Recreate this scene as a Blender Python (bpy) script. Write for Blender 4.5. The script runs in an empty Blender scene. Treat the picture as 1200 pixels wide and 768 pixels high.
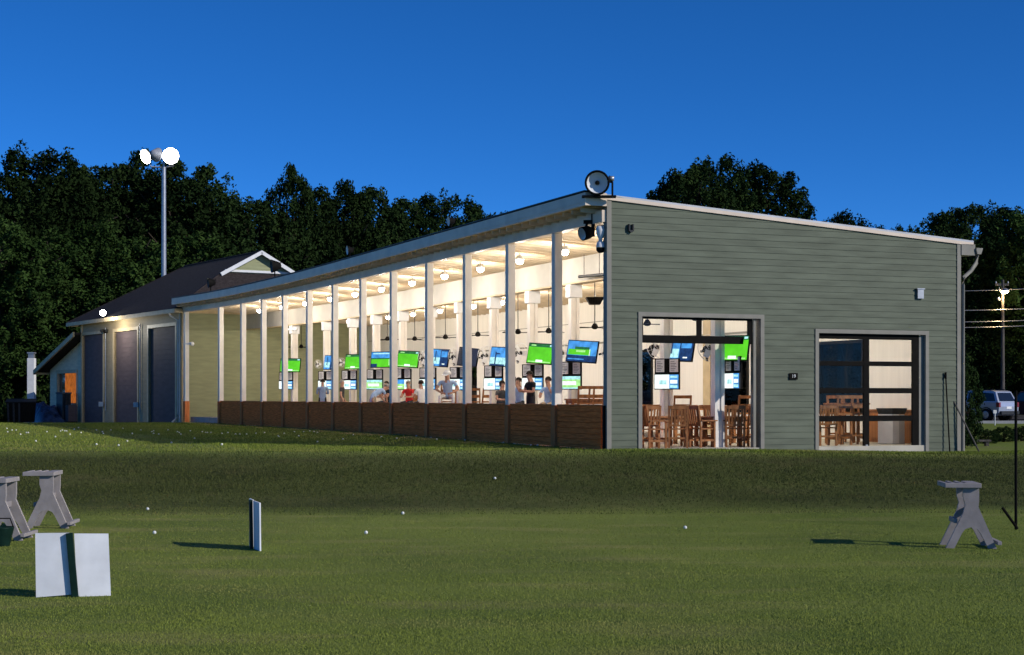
# Driving-range building at dusk.  1 unit is about 0.87 m.
import bpy, bmesh, math, random
import numpy as np
from mathutils import Vector, Matrix, noise
R = math.radians
rng = random.Random(7)
sc = bpy.context.scene
col = sc.collection
FPX = 1850.0
EYE = 2.5

# ------------------------------------------------------------------ helpers
ROOTM = {}

def tag(o, label=None, cat=None, group=None, kind=None):
    if label: o['label'] = label
    if cat: o['category'] = cat
    if group: o['group'] = group
    if kind: o['kind'] = kind
    return o

def root(name, label, cat, loc=(0, 0, 0), rz=0.0, group=None, rx=0.0, ry=0.0):
    o = bpy.data.objects.new(name, None)
    o.empty_display_size = 0.3
    col.objects.link(o)
    o.location = loc
    o.rotation_euler = (rx, ry, rz)
    M = Matrix.Translation(Vector(loc)) @ o.rotation_euler.to_matrix().to_4x4()
    ROOTM[o.name] = M.inverted()
    return tag(o, label, cat, group)

def copy_tree(o, parent=None):
    c = o.copy()
    col.objects.link(c)
    if parent is not None:
        c.parent = parent
    for ch in list(o.children):
        copy_tree(ch, c)
    return c

class MB:
    """collects shapes, then links them as one mesh object"""
    def __init__(self):
        self.v = []; self.f = []; self.m = []; self.s = []
    def add(self, vs, fs, mi=0, smooth=False):
        b = len(self.v)
        self.v += [Vector(p) for p in vs]
        for f in fs:
            self.f.append([b + i for i in f]); self.m.append(mi); self.s.append(smooth)
        return self
    def hexa(self, p, mi=0):          # 8 points: bottom ring 0-3, top ring 4-7
        return self.add(p, [(3, 2, 1, 0), (4, 5, 6, 7), (0, 1, 5, 4), (1, 2, 6, 5), (2, 3, 7, 6), (3, 0, 4, 7)], mi)
    def box(self, x0, x1, y0, y1, z0, z1, M=None, mi=0):
        p = [Vector((x, y, z)) for z in (z0, z1) for x, y in ((x0, y0), (x1, y0), (x1, y1), (x0, y1))]
        if M is not None: p = [M @ q for q in p]
        return self.hexa(p, mi)
    def bar(self, a, b, w, h, up=(0, 0, 1), mi=0):
        a = Vector(a); b = Vector(b); d = (b - a).normalized(); up = Vector(up)
        if abs(d.dot(up)) > .98: up = Vector((0, 1, 0))
        x = d.cross(up).normalized(); y = x.cross(d)
        p = []
        for c in (a, b):
            p += [c - x * w / 2 - y * h / 2, c + x * w / 2 - y * h / 2, c + x * w / 2 + y * h / 2, c - x * w / 2 + y * h / 2]
        return self.hexa(p, mi)
    def tube(self, pts, r, n=8, mi=0, caps=True):
        pts = [Vector(p) for p in pts]
        rs = r if isinstance(r, (list, tuple)) else [r] * len(pts)
        vs = []; fs = []
        for i, p in enumerate(pts):
            d = (pts[min(i + 1, len(pts) - 1)] - pts[max(i - 1, 0)]).normalized()
            up = Vector((0, 0, 1)) if abs(d.z) < .9 else Vector((1, 0, 0))
            x = d.cross(up).normalized(); y = d.cross(x)
            for k in range(n):
                a = 2 * math.pi * k / n
                vs.append(p + (x * math.cos(a) + y * math.sin(a)) * rs[i])
        for i in range(len(pts) - 1):
            for k in range(n):
                fs.append((i * n + k, i * n + (k + 1) % n, (i + 1) * n + (k + 1) % n, (i + 1) * n + k))
        self.add(vs, fs, mi, n > 5)
        if caps:
            self.add(vs[:n], [tuple(range(n))], mi)
            self.add(vs[-n:], [tuple(range(n))], mi)
        return self
    def lathe(self, prof, n=20, M=None, mi=0):
        """profile of (radius, height) about +Z"""
        vs = []; fs = []
        for r, z in prof:
            for k in range(n):
                a = 2 * math.pi * k / n
                vs.append(Vector((r * math.cos(a), r * math.sin(a), z)))
        if M is not None: vs = [M @ p for p in vs]
        for i in range(len(prof) - 1):
            for k in range(n):
                fs.append((i * n + k, i * n + (k + 1) % n, (i + 1) * n + (k + 1) % n, (i + 1) * n + k))
        return self.add(vs, fs, mi, True)
    def ring(self, R0, r, n=24, k=6, M=None, mi=0):
        vs = []; fs = []
        for i in range(n):
            a = 2 * math.pi * i / n
            for j in range(k):
                b = 2 * math.pi * j / k
                rr = R0 + r * math.cos(b)
                vs.append(Vector((rr * math.cos(a), rr * math.sin(a), r * math.sin(b))))
        if M is not None: vs = [M @ p for p in vs]
        for i in range(n):
            for j in range(k):
                fs.append((i * k + j, ((i + 1) % n) * k + j, ((i + 1) % n) * k + (j + 1) % k, i * k + (j + 1) % k))
        return self.add(vs, fs, mi, True)
    def prism(self, poly, y0, y1, M=None, mi=0):
        """polygon in XZ extruded along Y"""
        n = len(poly)
        p = [Vector((x, y0, z)) for x, z in poly] + [Vector((x, y1, z)) for x, z in poly]
        if M is not None: p = [M @ q for q in p]
        self.add(p, [tuple(range(n)), tuple(range(2 * n - 1, n - 1, -1))], mi)
        return self.add(p, [(i, i + n, (i + 1) % n + n, (i + 1) % n) for i in range(n)], mi)
    def build(self, name, mats, parent=None, world=True, bevel=0.0):
        me = bpy.data.meshes.new(name)
        vs = self.v
        if parent is not None and world:
            r = parent
            while r.parent is not None: r = r.parent
            Mi = ROOTM[r.name]
            vs = [Mi @ p for p in vs]
        me.from_pydata([tuple(p) for p in vs], [], self.f)
        if not isinstance(mats, (list, tuple)): mats = [mats]
        for m in mats: me.materials.append(m)
        me.polygons.foreach_set('material_index', self.m)
        me.polygons.foreach_set('use_smooth', self.s)
        bm = bmesh.new(); bm.from_mesh(me)
        bmesh.ops.recalc_face_normals(bm, faces=bm.faces)
        bm.to_mesh(me); bm.free()
        me.update()
        o = bpy.data.objects.new(name, me)
        col.objects.link(o)
        if parent is not None: o.parent = parent
        if bevel:
            b = o.modifiers.new('bevel', 'BEVEL'); b.width = bevel; b.segments = 2; b.limit_method = 'ANGLE'
        return o

# ------------------------------------------------------------------ materials
def new_mat(name):
    m = bpy.data.materials.new(name); m.use_nodes = True
    nt = m.node_tree
    return m, nt, nt.nodes['Principled BSDF']

def pm(name, c, rough=.7, var=.18, scale=6., metal=0., bump=0., bscale=60., stretch=(1, 1, 1), c2=None, spec=.12):
    m, nt, b = new_mat(name)
    N = nt.nodes; L = nt.links
    tc = N.new('ShaderNodeTexCoord'); mp = N.new('ShaderNodeMapping'); mp.inputs['Scale'].default_value = stretch
    L.new(tc.outputs['Object'], mp.inputs[0])
    nz = N.new('ShaderNodeTexNoise'); nz.inputs['Scale'].default_value = scale; nz.inputs['Detail'].default_value = 6
    L.new(mp.outputs[0], nz.inputs['Vector'])
    rp = N.new('ShaderNodeValToRGB')
    a = [max(0, x * (1 - var)) for x in c]; d = [min(1, x * (1 + var)) for x in (c2 or c)]
    rp.color_ramp.elements[0].position = .32; rp.color_ramp.elements[0].color = (*a, 1)
    rp.color_ramp.elements[1].position = .68; rp.color_ramp.elements[1].color = (*d, 1)
    L.new(nz.outputs['Fac'], rp.inputs[0]); L.new(rp.outputs[0], b.inputs['Base Color'])
    b.inputs['Roughness'].default_value = rough; b.inputs['Metallic'].default_value = metal
    b.inputs['Specular IOR Level'].default_value = spec
    if bump:
        n2 = N.new('ShaderNodeTexNoise'); n2.inputs['Scale'].default_value = bscale; n2.inputs['Detail'].default_value = 4
        L.new(mp.outputs[0], n2.inputs['Vector'])
        bp = N.new('ShaderNodeBump'); bp.inputs['Strength'].default_value = bump; bp.inputs['Distance'].default_value = .02
        L.new(n2.outputs['Fac'], bp.inputs['Height']); L.new(bp.outputs[0], b.inputs['Normal'])
    return m

def em(name, c, s=1.0, var=.15, scale=5.):
    m, nt, b = new_mat(name)
    N = nt.nodes; L = nt.links
    tc = N.new('ShaderNodeTexCoord'); nz = N.new('ShaderNodeTexNoise'); nz.inputs['Scale'].default_value = scale
    L.new(tc.outputs['Object'], nz.inputs['Vector'])
    rp = N.new('ShaderNodeValToRGB')
    rp.color_ramp.elements[0].position = .35; rp.color_ramp.elements[0].color = (*[x * (1 - var) for x in c], 1)
    rp.color_ramp.elements[1].position = .65; rp.color_ramp.elements[1].color = (*[min(1, x * (1 + var)) for x in c], 1)
    L.new(nz.outputs['Fac'], rp.inputs[0]); L.new(rp.outputs[0], b.inputs['Emission Color'])
    b.inputs['Emission Strength'].default_value = s
    b.inputs['Base Color'].default_value = (.005, .005, .005, 1); b.inputs['Roughness'].default_value = .6; b.inputs['Specular IOR Level'].default_value = .05
    return m

def foliage(name, dark, light, trans=.25):
    m, nt, b = new_mat(name)
    N = nt.nodes; L = nt.links
    tc = N.new('ShaderNodeTexCoord'); nz = N.new('ShaderNodeTexNoise'); nz.inputs['Scale'].default_value = 9; nz.inputs['Detail'].default_value = 5
    L.new(tc.outputs['Object'], nz.inputs['Vector'])
    oi = N.new('ShaderNodeObjectInfo')
    rp = N.new('ShaderNodeValToRGB')
    rp.color_ramp.elements[0].position = .35; rp.color_ramp.elements[0].color = (*dark, 1)
    rp.color_ramp.elements[1].position = .66; rp.color_ramp.elements[1].color = (*light, 1)
    L.new(nz.outputs['Fac'], rp.inputs[0])
    hs = N.new('ShaderNodeHueSaturation')
    mr = N.new('ShaderNodeMapRange'); mr.inputs['To Min'].default_value = .7; mr.inputs['To Max'].default_value = 1.3
    L.new(oi.outputs['Random'], mr.inputs[0]); L.new(mr.outputs[0], hs.inputs['Value'])
    L.new(rp.outputs[0], hs.inputs['Color']); L.new(hs.outputs[0], b.inputs['Base Color'])
    b.inputs['Roughness'].default_value = 1; b.inputs['Specular IOR Level'].default_value = .02
    return m

def glass_mat(name, tint=(.9, .95, .95), refl=.06):
    m = bpy.data.materials.new(name); m.use_nodes = True
    nt = m.node_tree; N = nt.nodes; L = nt.links
    N.remove(N['Principled BSDF'])
    out = N['Material Output']
    t = N.new('ShaderNodeBsdfTransparent'); t.inputs[0].default_value = (*tint, 1)
    g = N.new('ShaderNodeBsdfGlossy'); g.inputs['Roughness'].default_value = .03
    nz = N.new('ShaderNodeTexNoise'); nz.inputs['Scale'].default_value = .8
    mr = N.new('ShaderNodeMapRange'); mr.inputs['To Min'].default_value = refl * .7; mr.inputs['To Max'].default_value = refl * 1.3
    L.new(nz.outputs['Fac'], mr.inputs[0])
    mx = N.new('ShaderNodeMixShader'); L.new(mr.outputs[0], mx.inputs[0])
    L.new(t.outputs[0], mx.inputs[1]); L.new(g.outputs[0], mx.inputs[2]); L.new(mx.outputs[0], out.inputs[0])
    return m

M = {}
M['siding'] = pm('green_lap_siding', (.128, .144, .104), .62, .16, 1.0, stretch=(1, 1, 6), bump=.15, bscale=30)
M['siding_olive'] = pm('olive_lap_siding', (.31, .32, .18), .62, .10, 1.2, stretch=(1, 1, 6), bump=.15, bscale=30)
M['siding_blue'] = pm('grey_green_lap_siding', (.72, .59, .40), .62, .12, 1.2, stretch=(1, 1, 6), bump=.15, bscale=30)
M['siding_tan'] = pm('tan_siding', (.34, .27, .165), .62, .10, 1.2, stretch=(1, 1, 6))
M['trim'] = pm('grey_trim_paint', (.255, .24, .205), .5, .08, 3, bump=.1)
M['trim_tan'] = pm('tan_trim_paint', (.50, .39, .23), .5, .1, 3)
M['cream'] = pm('cream_post_paint', (.78, .73, .66), .5, .06, 2.5, bump=.08)
M['beam'] = pm('beam_paint', (.47, .445, .40), .55, .06, 2)
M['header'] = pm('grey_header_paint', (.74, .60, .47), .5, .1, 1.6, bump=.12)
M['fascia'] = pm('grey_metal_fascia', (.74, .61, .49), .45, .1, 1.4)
M['roofmetal'] = pm('roof_sheet', (.32, .33, .35), .45, .1, 2, metal=.5)
M['ceiling'] = pm('timber_ceiling', (.46, .345, .215), .75, .14, 1.2, stretch=(6, 1, 1))
M['joist'] = pm('pale_joist', (.56, .46, .33), .7, .1, 3)
M['wallwhite'] = pm('white_board_wall', (.78, .75, .69), .7, .04, 1.5, stretch=(5, 5, .3))
M['brown'] = pm('brown_rail_boards', (.93, .195, .05), .85, .3, 2.2, stretch=(1, 1, 14), bump=.2, bscale=20, spec=.02)
M['brownpost'] = pm('brown_post_cladding', (.66, .21, .075), .85, .2, 2.5, stretch=(4, 4, .6), bump=.15, spec=.02)
M['slab'] = pm('pale_concrete', (.50, .46, .38), .85, .12, 1.5, bump=.2)
M['deck'] = pm('grey_deck', (.36, .34, .31), .85, .12, 2)
M['black'] = pm('black_metal', (.010, .009, .008), .6, .2, 8, spec=.03)
M['dark'] = pm('dark_grey_plastic', (.035, .037, .04), .5, .2, 8)
M['navy'] = pm('navy_garage_door', (.10, .076, .080), .7, .12, 1.2, stretch=(1, 1, 4))
M['shingle'] = pm('dark_shingles', (.040, .032, .031), .9, .35, 7, stretch=(1, 1, 1), bump=.5, bscale=14)
M['white'] = pm('white_paint', (.74, .74, .74), .5, .05, 4)
M['boardwhite'] = pm('white_divider_panel', (.78, .79, .82), .5, .08, 3.5, bump=.05)
M['paper'] = pm('white_printed_paper', (.72, .72, .70), .8, .1, 30)
M['steel'] = pm('galvanised_steel', (.36, .37, .39), .4, .12, 5, metal=.6)
M['polewood'] = pm('weathered_pole', (.10, .09, .08), .9, .3, 4, stretch=(4, 4, .4), bump=.3)
M['plastic'] = pm('grey_recycled_plastic', (.30, .27, .265), .5, .14, 5, bump=.15, bscale=40)
M['dgreen'] = pm('dark_green_post', (.006, .022, .016), .5, .2, 8)
M['wood'] = pm('brown_chair_wood', (.29, .125, .05), .45, .35, 3, stretch=(3, 3, .7), bump=.1)
M['woodlight'] = pm('warm_cabinet_wood', (.34, .135, .045), .4, .25, 2, stretch=(5, 5, .5))
M['litwood'] = em('lit_window_wood', (.40, .11, .012), .62, .35, 4)
M['orangewood'] = pm('stained_shutter_wood', (.30, .10, .025), .5, .3, 3, stretch=(5, 5, .5))
M['binlite'] = pm('white_bin_plastic', (.78, .78, .78), .5, .05, 3)
M['bingrey'] = pm('grey_bin_plastic', (.46, .48, .50), .5, .08, 3)
M['tarp'] = pm('blue_tarpaulin', (.035, .06, .12), .35, .6, 2.2, bump=.6, bscale=5)
M['bark'] = pm('bark', (.045, .036, .028), .95, .4, 5, stretch=(3, 3, .5), bump=.6, bscale=12)
M['leaf_dark'] = foliage('leaf_dark', (.010, .021, .007), (.027, .047, .013))
M['leaf_mid'] = foliage('leaf_mid', (.017, .036, .009), (.046, .082, .020))
M['leaf_shrub'] = foliage('leaf_shrub', (.014, .03, .012), (.04, .07, .02))
M['silver'] = pm('silver_car_paint', (.42, .46, .56), .28, .04, 3, metal=.35, spec=.5)
M['redpaint'] = pm('dull_red_car_paint', (.10, .03, .03), .35, .06, 3, spec=.5)
M['bluepaint'] = pm('dark_blue_car_paint', (.02, .04, .09), .35, .06, 3, spec=.5)
M['tyre'] = pm('tyre_rubber', (.015, .015, .016), .85, .2, 12)
M['rim'] = pm('alloy_rim', (.5, .5, .52), .35, .08, 8, metal=.8)
M['carglass'] = pm('tinted_car_glass', (.012, .014, .018), .08, .1, 2, spec=.7)
M['taillight'] = pm('red_tail_lamp', (.22, .012, .012), .2, .1, 10, spec=.6)
M['asphalt'] = pm('asphalt', (.065, .065, .07), .9, .2, 8, bump=.3)
M['kerb'] = pm('concrete_kerb', (.35, .35, .36), .85, .1, 3)
M['ball'] = pm('golf_ball_cover', (.78, .78, .74), .35, .03, 30)
M['greyfence'] = pm('grey_fence_boards', (.11, .11, .115), .8, .2, 3, stretch=(1, 1, 8))
M['skin'] = pm('skin', (.48, .27, .19), .55, .1, 12)
M['hairdark'] = pm('dark_hair', (.02, .014, .01), .6, .3, 20)
M['hairgrey'] = pm('grey_hair', (.30, .28, .26), .6, .2, 20)
M['shirt_blue'] = pm('light_blue_shirt', (.33, .46, .68), .8, .1, 10)
M['shirt_slate'] = pm('slate_blue_shirt', (.22, .31, .47), .8, .1, 10)
M['shirt_black'] = pm('black_shirt', (.014, .015, .018), .8, .2, 10)
M['shirt_grey'] = pm('charcoal_shirt', (.06, .06, .065), .8, .2, 10)
M['shirt_red'] = pm('red_shirt', (.55, .03, .03), .8, .1, 10)
M['shirt_white'] = pm('white_shirt', (.7, .7, .7), .8, .05, 10)
M['trousers'] = pm('khaki_trousers', (.32, .26, .19), .8, .1, 10)
M['trousers_dark'] = pm('dark_trousers', (.03, .03, .036), .8, .1, 10)
M['shoe'] = pm('dark_shoes', (.03, .028, .026), .6, .1, 10)
M['glass'] = glass_mat('door_glass', (.96, .97, .96), .009)
M['paneglass'] = glass_mat('dark_window_glass', (.45, .48, .50), .005)
M['lens'] = pm('grey_lamp_lens', (.32, .33, .36), .2, .08, 8, spec=.6)
M['lamp_warm'] = em('warm_lamp_globe', (1, .92, .80), 26, .05)
M['lamp_white'] = em('floodlight_lens', (1, .97, .88), 30, .03)
M['lamp_street'] = em('street_lamp_lens', (1, .72, .36), 30, .03)
# screens (lit)
M['s_green'] = em('screen_turf_green', (.09, .52, .02), .95, .12, 3)
M['s_dgreen'] = em('screen_dark_green', (.02, .14, .05), .8, .3, 9)
M['s_lgreen'] = em('screen_pale_green', (.35, .75, .25), .95, .2, 6)
M['s_blue'] = em('screen_sky_blue', (.06, .28, .68), .9, .3, 4)
M['s_navy'] = em('screen_navy', (.012, .045, .15), .8, .3, 8)
M['s_cyan'] = em('screen_pale_cyan', (.38, .72, .75), .95, .25, 7)
M['s_white'] = em('screen_white', (.82, .92, .88), 1.0, .1, 8)
M['s_off'] = pm('screen_unlit', (.035, .035, .04), .15, .1, 3, spec=.5)

# ------------------------------------------------------------------ plan of the range building (gently curved)
def ratio(s):
    pts = [(0, .415), (24, .415), (32, .445), (42, .50), (50, .62), (60, .66)]
    for (a, ra), (b, rb) in zip(pts, pts[1:]):
        if s <= b: return ra + (rb - ra) * max(0, s - a) / (b - a)
    return pts[-1][1]
DS = .1
FX, FY = [2.66], [44.0]
for i in range(800):
    r = ratio(i * DS); l = math.hypot(r, 1)
    FX.append(FX[-1] - r / l * DS); FY.append(FY[-1] + DS / l)
def Fs(s):
    if s < 0:
        r = ratio(0); l = math.hypot(r, 1)
        return FX[0] - s * r / l, FY[0] + s / l
    i = min(int(s / DS), len(FX) - 2); t = s / DS - i
    return FX[i] + (FX[i + 1] - FX[i]) * t, FY[i] + (FY[i + 1] - FY[i]) * t
def wdir(s):
    r = ratio(s); l = math.hypot(r, 1)
    return Vector((1 / l, r / l, 0))
def udir(s):
    r = ratio(s); l = math.hypot(r, 1)
    return Vector((-r / l, 1 / l, 0))
def B(q, s, z=0.0):
    x, y = Fs(s); w = wdir(s)
    return Vector((x + q * w.x, y + q * w.y, z))
def s_at(px, q):
    lo, hi = -2.0, 62.0
    for _ in range(50):
        m = (lo + hi) / 2; p = B(q, m)
        if 600 + FPX * p.x / p.y > px: lo = m
        else: hi = m
    return lo
def frame(q, s, z=0.0):
    """local frame: x along w (across), y along u (away along the range)"""
    w = wdir(s); u = udir(s)
    return Matrix.Translation(B(q, s, z)) @ Matrix(((w.x, u.x, 0, 0), (w.y, u.y, 0, 0), (0, 0, 1, 0), (0, 0, 0, 1)))
def ssamp(s0, s1, step=1.5):
    n = max(1, int(math.ceil((s1 - s0) / step)))
    return [s0 + (s1 - s0) * i / n for i in range(n + 1)]
def sweep(mb, poly, s0, s1, mi=0):
    """polygon of (q,z) swept along the curved plan"""
    ss = ssamp(s0, s1); n = len(poly)
    vs = [B(q, s, z) for s in ss for q, z in poly]
    fs = []
    for i in range(len(ss) - 1):
        for k in range(n):
            fs.append((i * n + k, i * n + (k + 1) % n, (i + 1) * n + (k + 1) % n, (i + 1) * n + k))
    fs.append(tuple(range(n))); b = (len(ss) - 1) * n
    fs.append(tuple(b + k for k in range(n - 1, -1, -1)))
    mb.add(vs, fs, mi)
def rect(q0, q1, z0, z1): return [(q0, z0), (q1, z0), (q1, z1), (q0, z1)]

# ------------------------------------------------------------------ ground height
def sstep(a, b, x):
    t = max(0., min(1., (x - a) / (b - a)))
    return t * t * (3 - 2 * t)
def zg(x, y):
    pad = 1.0 - .22 * sstep(3, 15, x)
    top = 42.6 + .25 * max(0, min(14, x - 3))
    foot = 34.2 + .08 * x * (1 if x > 0 else .3)
    t = max(0., min(1., (y - foot) / (top - foot)))
    t = t * .25 + .75 * t * t * (3 - 2 * t)
    z = pad * t
    if y > 90: z -= .02 * (y - 90) * sstep(-14, -20, x)
    z += .03 * noise.noise((x * .13, y * .13, 0)) + .012 * noise.noise((x * .6, y * .6, 3))
    return z
def at_ground(px, py):
    d = 20.0
    for _ in range(60):
        d2 = (EYE - zg((px - 600) / FPX * d, d)) * FPX / (py - 465)
        d = d * .6 + d2 * .4
    x = (px - 600) / FPX * d
    return Vector((x, d, zg(x, d)))
def pix(px, d, py=None):
    return Vector(((px - 600) / FPX * d, d, 0 if py is None else EYE + (465 - py) * d / FPX))

# ------------------------------------------------------------------ walls
def siding(mb, O, X, Nn, x0, x1, z0, z1, holes=(), topline=None, e=.18, lip=.015, mi=0):
    O = Vector(O); X = Vector(X); Nn = Vector(Nn)
    def P(x, z, n): return O + X * x + Nn * n + Vector((0, 0, z))
    zz = z0
    while zz < z1 - 1e-4:
        zt = min(zz + e, z1)
        cuts = sorted({zz, zt} | {h for hl in holes for h in hl[2:] if zz + 1e-4 < h < zt - 1e-4})
        for za, zb in zip(cuts, cuts[1:]):
            spans = [(x0, x1)]
            for ha, hb, hz0, hz1 in holes:
                if hz0 < (za + zb) / 2 < hz1:
                    ns = []
                    for a, b in spans:
                        if hb <= a or ha >= b: ns.append((a, b)); continue
                        if ha > a: ns.append((a, ha))
                        if hb < b: ns.append((hb, b))
                    spans = ns
            for a, b in spans:
                ba, bb = b, b; aa, ab = a, a
                if topline:
                    z_at0, z_at1 = topline          # heights at x0, x1
                    k = (z_at1 - z_at0) / (x1 - x0)
                    if k < 0:
                        ba = min(b, x0 + (za - z_at0) / k); bb = min(b, x0 + (zb - z_at0) / k)
                    elif k > 0:
                        aa = max(a, x0 + (za - z_at0) / k); ab = max(a, x0 + (zb - z_at0) / k)
                    if bb < ab: bb = ab = (ab if k > 0 else max(bb, aa))
                    if ba - aa < .01 or aa > b: continue
                    bb = max(bb, ab); 
                na = lip * (1 - (za - zz) / e); nb = lip * (1 - (zb - zz) / e)
                v = [P(aa, za, na), P(ba, za, na), P(bb, zb, nb), P(ab, zb, nb)]
                mb.add(v, [(0, 1, 2, 3)], mi)
                if abs(za - zz) < 1e-5:
                    mb.add([P(aa, za, 0), P(ba, za, 0), P(ba, za, na), P(aa, za, na)], [(0, 1, 2, 3)], mi)
        zz = zt

def core(mb, O, X, Nn, x0, x1, z0, top0, top1, n0, n1, holes=(), mi=0):
    """solid wall with rectangular holes; top slopes from top0 at x0 to top1 at x1"""
    O = Vector(O); X = Vector(X); Nn = Vector(Nn)
    def tz(x): return top0 + (top1 - top0) * (x - x0) / (x1 - x0)
    xs = sorted({x0, x1} | {h for hl in holes for h in hl[:2] if x0 < h < x1})
    for a, b in zip(xs, xs[1:]):
        iv = [(z0, None)]
        for ha, hb, hz0, hz1 in holes:
            if ha < (a + b) / 2 < hb:
                ns = []
                for u, v in iv:
                    if hz0 > u: ns.append((u, hz0))
                    ns.append((hz1, v))
                iv = ns
        for u, v in iv:
            p = []
            for zsel in (0, 1):
                for x, n in ((a, n0), (b, n0), (b, n1), (a, n1)):
                    z = u if zsel == 0 else (tz(x) if v is None else v)
                    p.append(O + X * x + Nn * n + Vector((0, 0, z)))
            mb.hexa(p, mi)

# ------------------------------------------------------------------ camera, world, sun
cam = bpy.data.cameras.new('camera'); cam_o = bpy.data.objects.new('camera', cam); col.objects.link(cam_o)
cam_o.location = (0, 0, EYE); cam_o.rotation_euler = (R(90), 0, 0)
cam.sensor_width = 36; cam.lens = 36 * FPX / 1200; cam.shift_y = 81 / 1200
cam.clip_start = .1; cam.clip_end = 3000
sc.camera = cam_o

SUN_EL = 26.0
sx, sy = 1.0, -.50
sun_az = math.atan2(sx, sy)          # from +Y clockwise towards +X
wd = bpy.data.worlds.new('World'); sc.world = wd; wd.use_nodes = True
bg = wd.node_tree.nodes['Background']
sk = wd.node_tree.nodes.new('ShaderNodeTexSky'); sk.sky_type = 'NISHITA'; sk.sun_disc = False
sk.sun_elevation = R(SUN_EL); sk.sun_rotation = sun_az
sk.air_density = .42; sk.dust_density = 0; sk.ozone_density = 10; sk.altitude = 0
hsv = wd.node_tree.nodes.new('ShaderNodeHueSaturation'); hsv.inputs['Saturation'].default_value = 1.09; hsv.inputs['Value'].default_value = 1.04
wd.node_tree.links.new(sk.outputs[0], hsv.inputs['Color']); wd.node_tree.links.new(hsv.outputs[0], bg.inputs[0]); bg.inputs[1].default_value = .1
sl = bpy.data.lights.new('sun', 'SUN'); sl.energy = 2.5; sl.angle = R(.5); sl.color = (1, .95, .86)
so = bpy.data.objects.new('sun', sl); col.objects.link(so)
h = math.hypot(sx, sy)
sd = Vector((sx / h * math.cos(R(SUN_EL)), sy / h * math.cos(R(SUN_EL)), math.sin(R(SUN_EL))))
so.rotation_euler = sd.to_track_quat('Z', 'Y').to_euler()
so.location = sd * 60

sc.view_settings.view_transform = 'Standard'; sc.view_settings.look = 'None'
sc.view_settings.exposure = .45; sc.view_settings.gamma = 1; sc.view_settings.use_curve_mapping = False
sc.render.engine = 'CYCLES'
sc.cycles.use_denoising = True
sc.cycles.max_bounces = 8; sc.cycles.transparent_max_bounces = 12
sc.cycles.caustics_reflective = False; sc.cycles.caustics_refractive = False
sc.cycles.sample_clamp_indirect = 6

# ------------------------------------------------------------------ ground
def lines(segs):
    out = []
    for a, b, st in segs:
        n = max(1, int(round((b - a) / st)))
        out += [a + (b - a) * i / n for i in range(n)]
    out.append(segs[-1][1]); return out
gx = lines([(-700, -120, 60), (-120, -40, 6), (-40, 40, .8), (40, 120, 6), (120, 700, 60)])
gy = lines([(-60, 10, 7), (10, 32, 1), (32, 50, .5), (50, 140, 3), (140, 260, 20), (260, 900, 80)])
gv = [(x, y, zg(x, y)) for y in gy for x in gx]
nx = len(gx)
gf = [(j * nx + i, j * nx + i + 1, (j + 1) * nx + i + 1, (j + 1) * nx + i) for j in range(len(gy) - 1) for i in range(nx - 1)]
gm = bpy.data.meshes.new('ground'); gm.from_pydata(gv, [], gf)
gm.polygons.foreach_set('use_smooth', [True] * len(gf)); gm.update()
ground = bpy.data.objects.new('ground', gm); col.objects.link(ground)
tag(ground, kind='structure')

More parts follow.
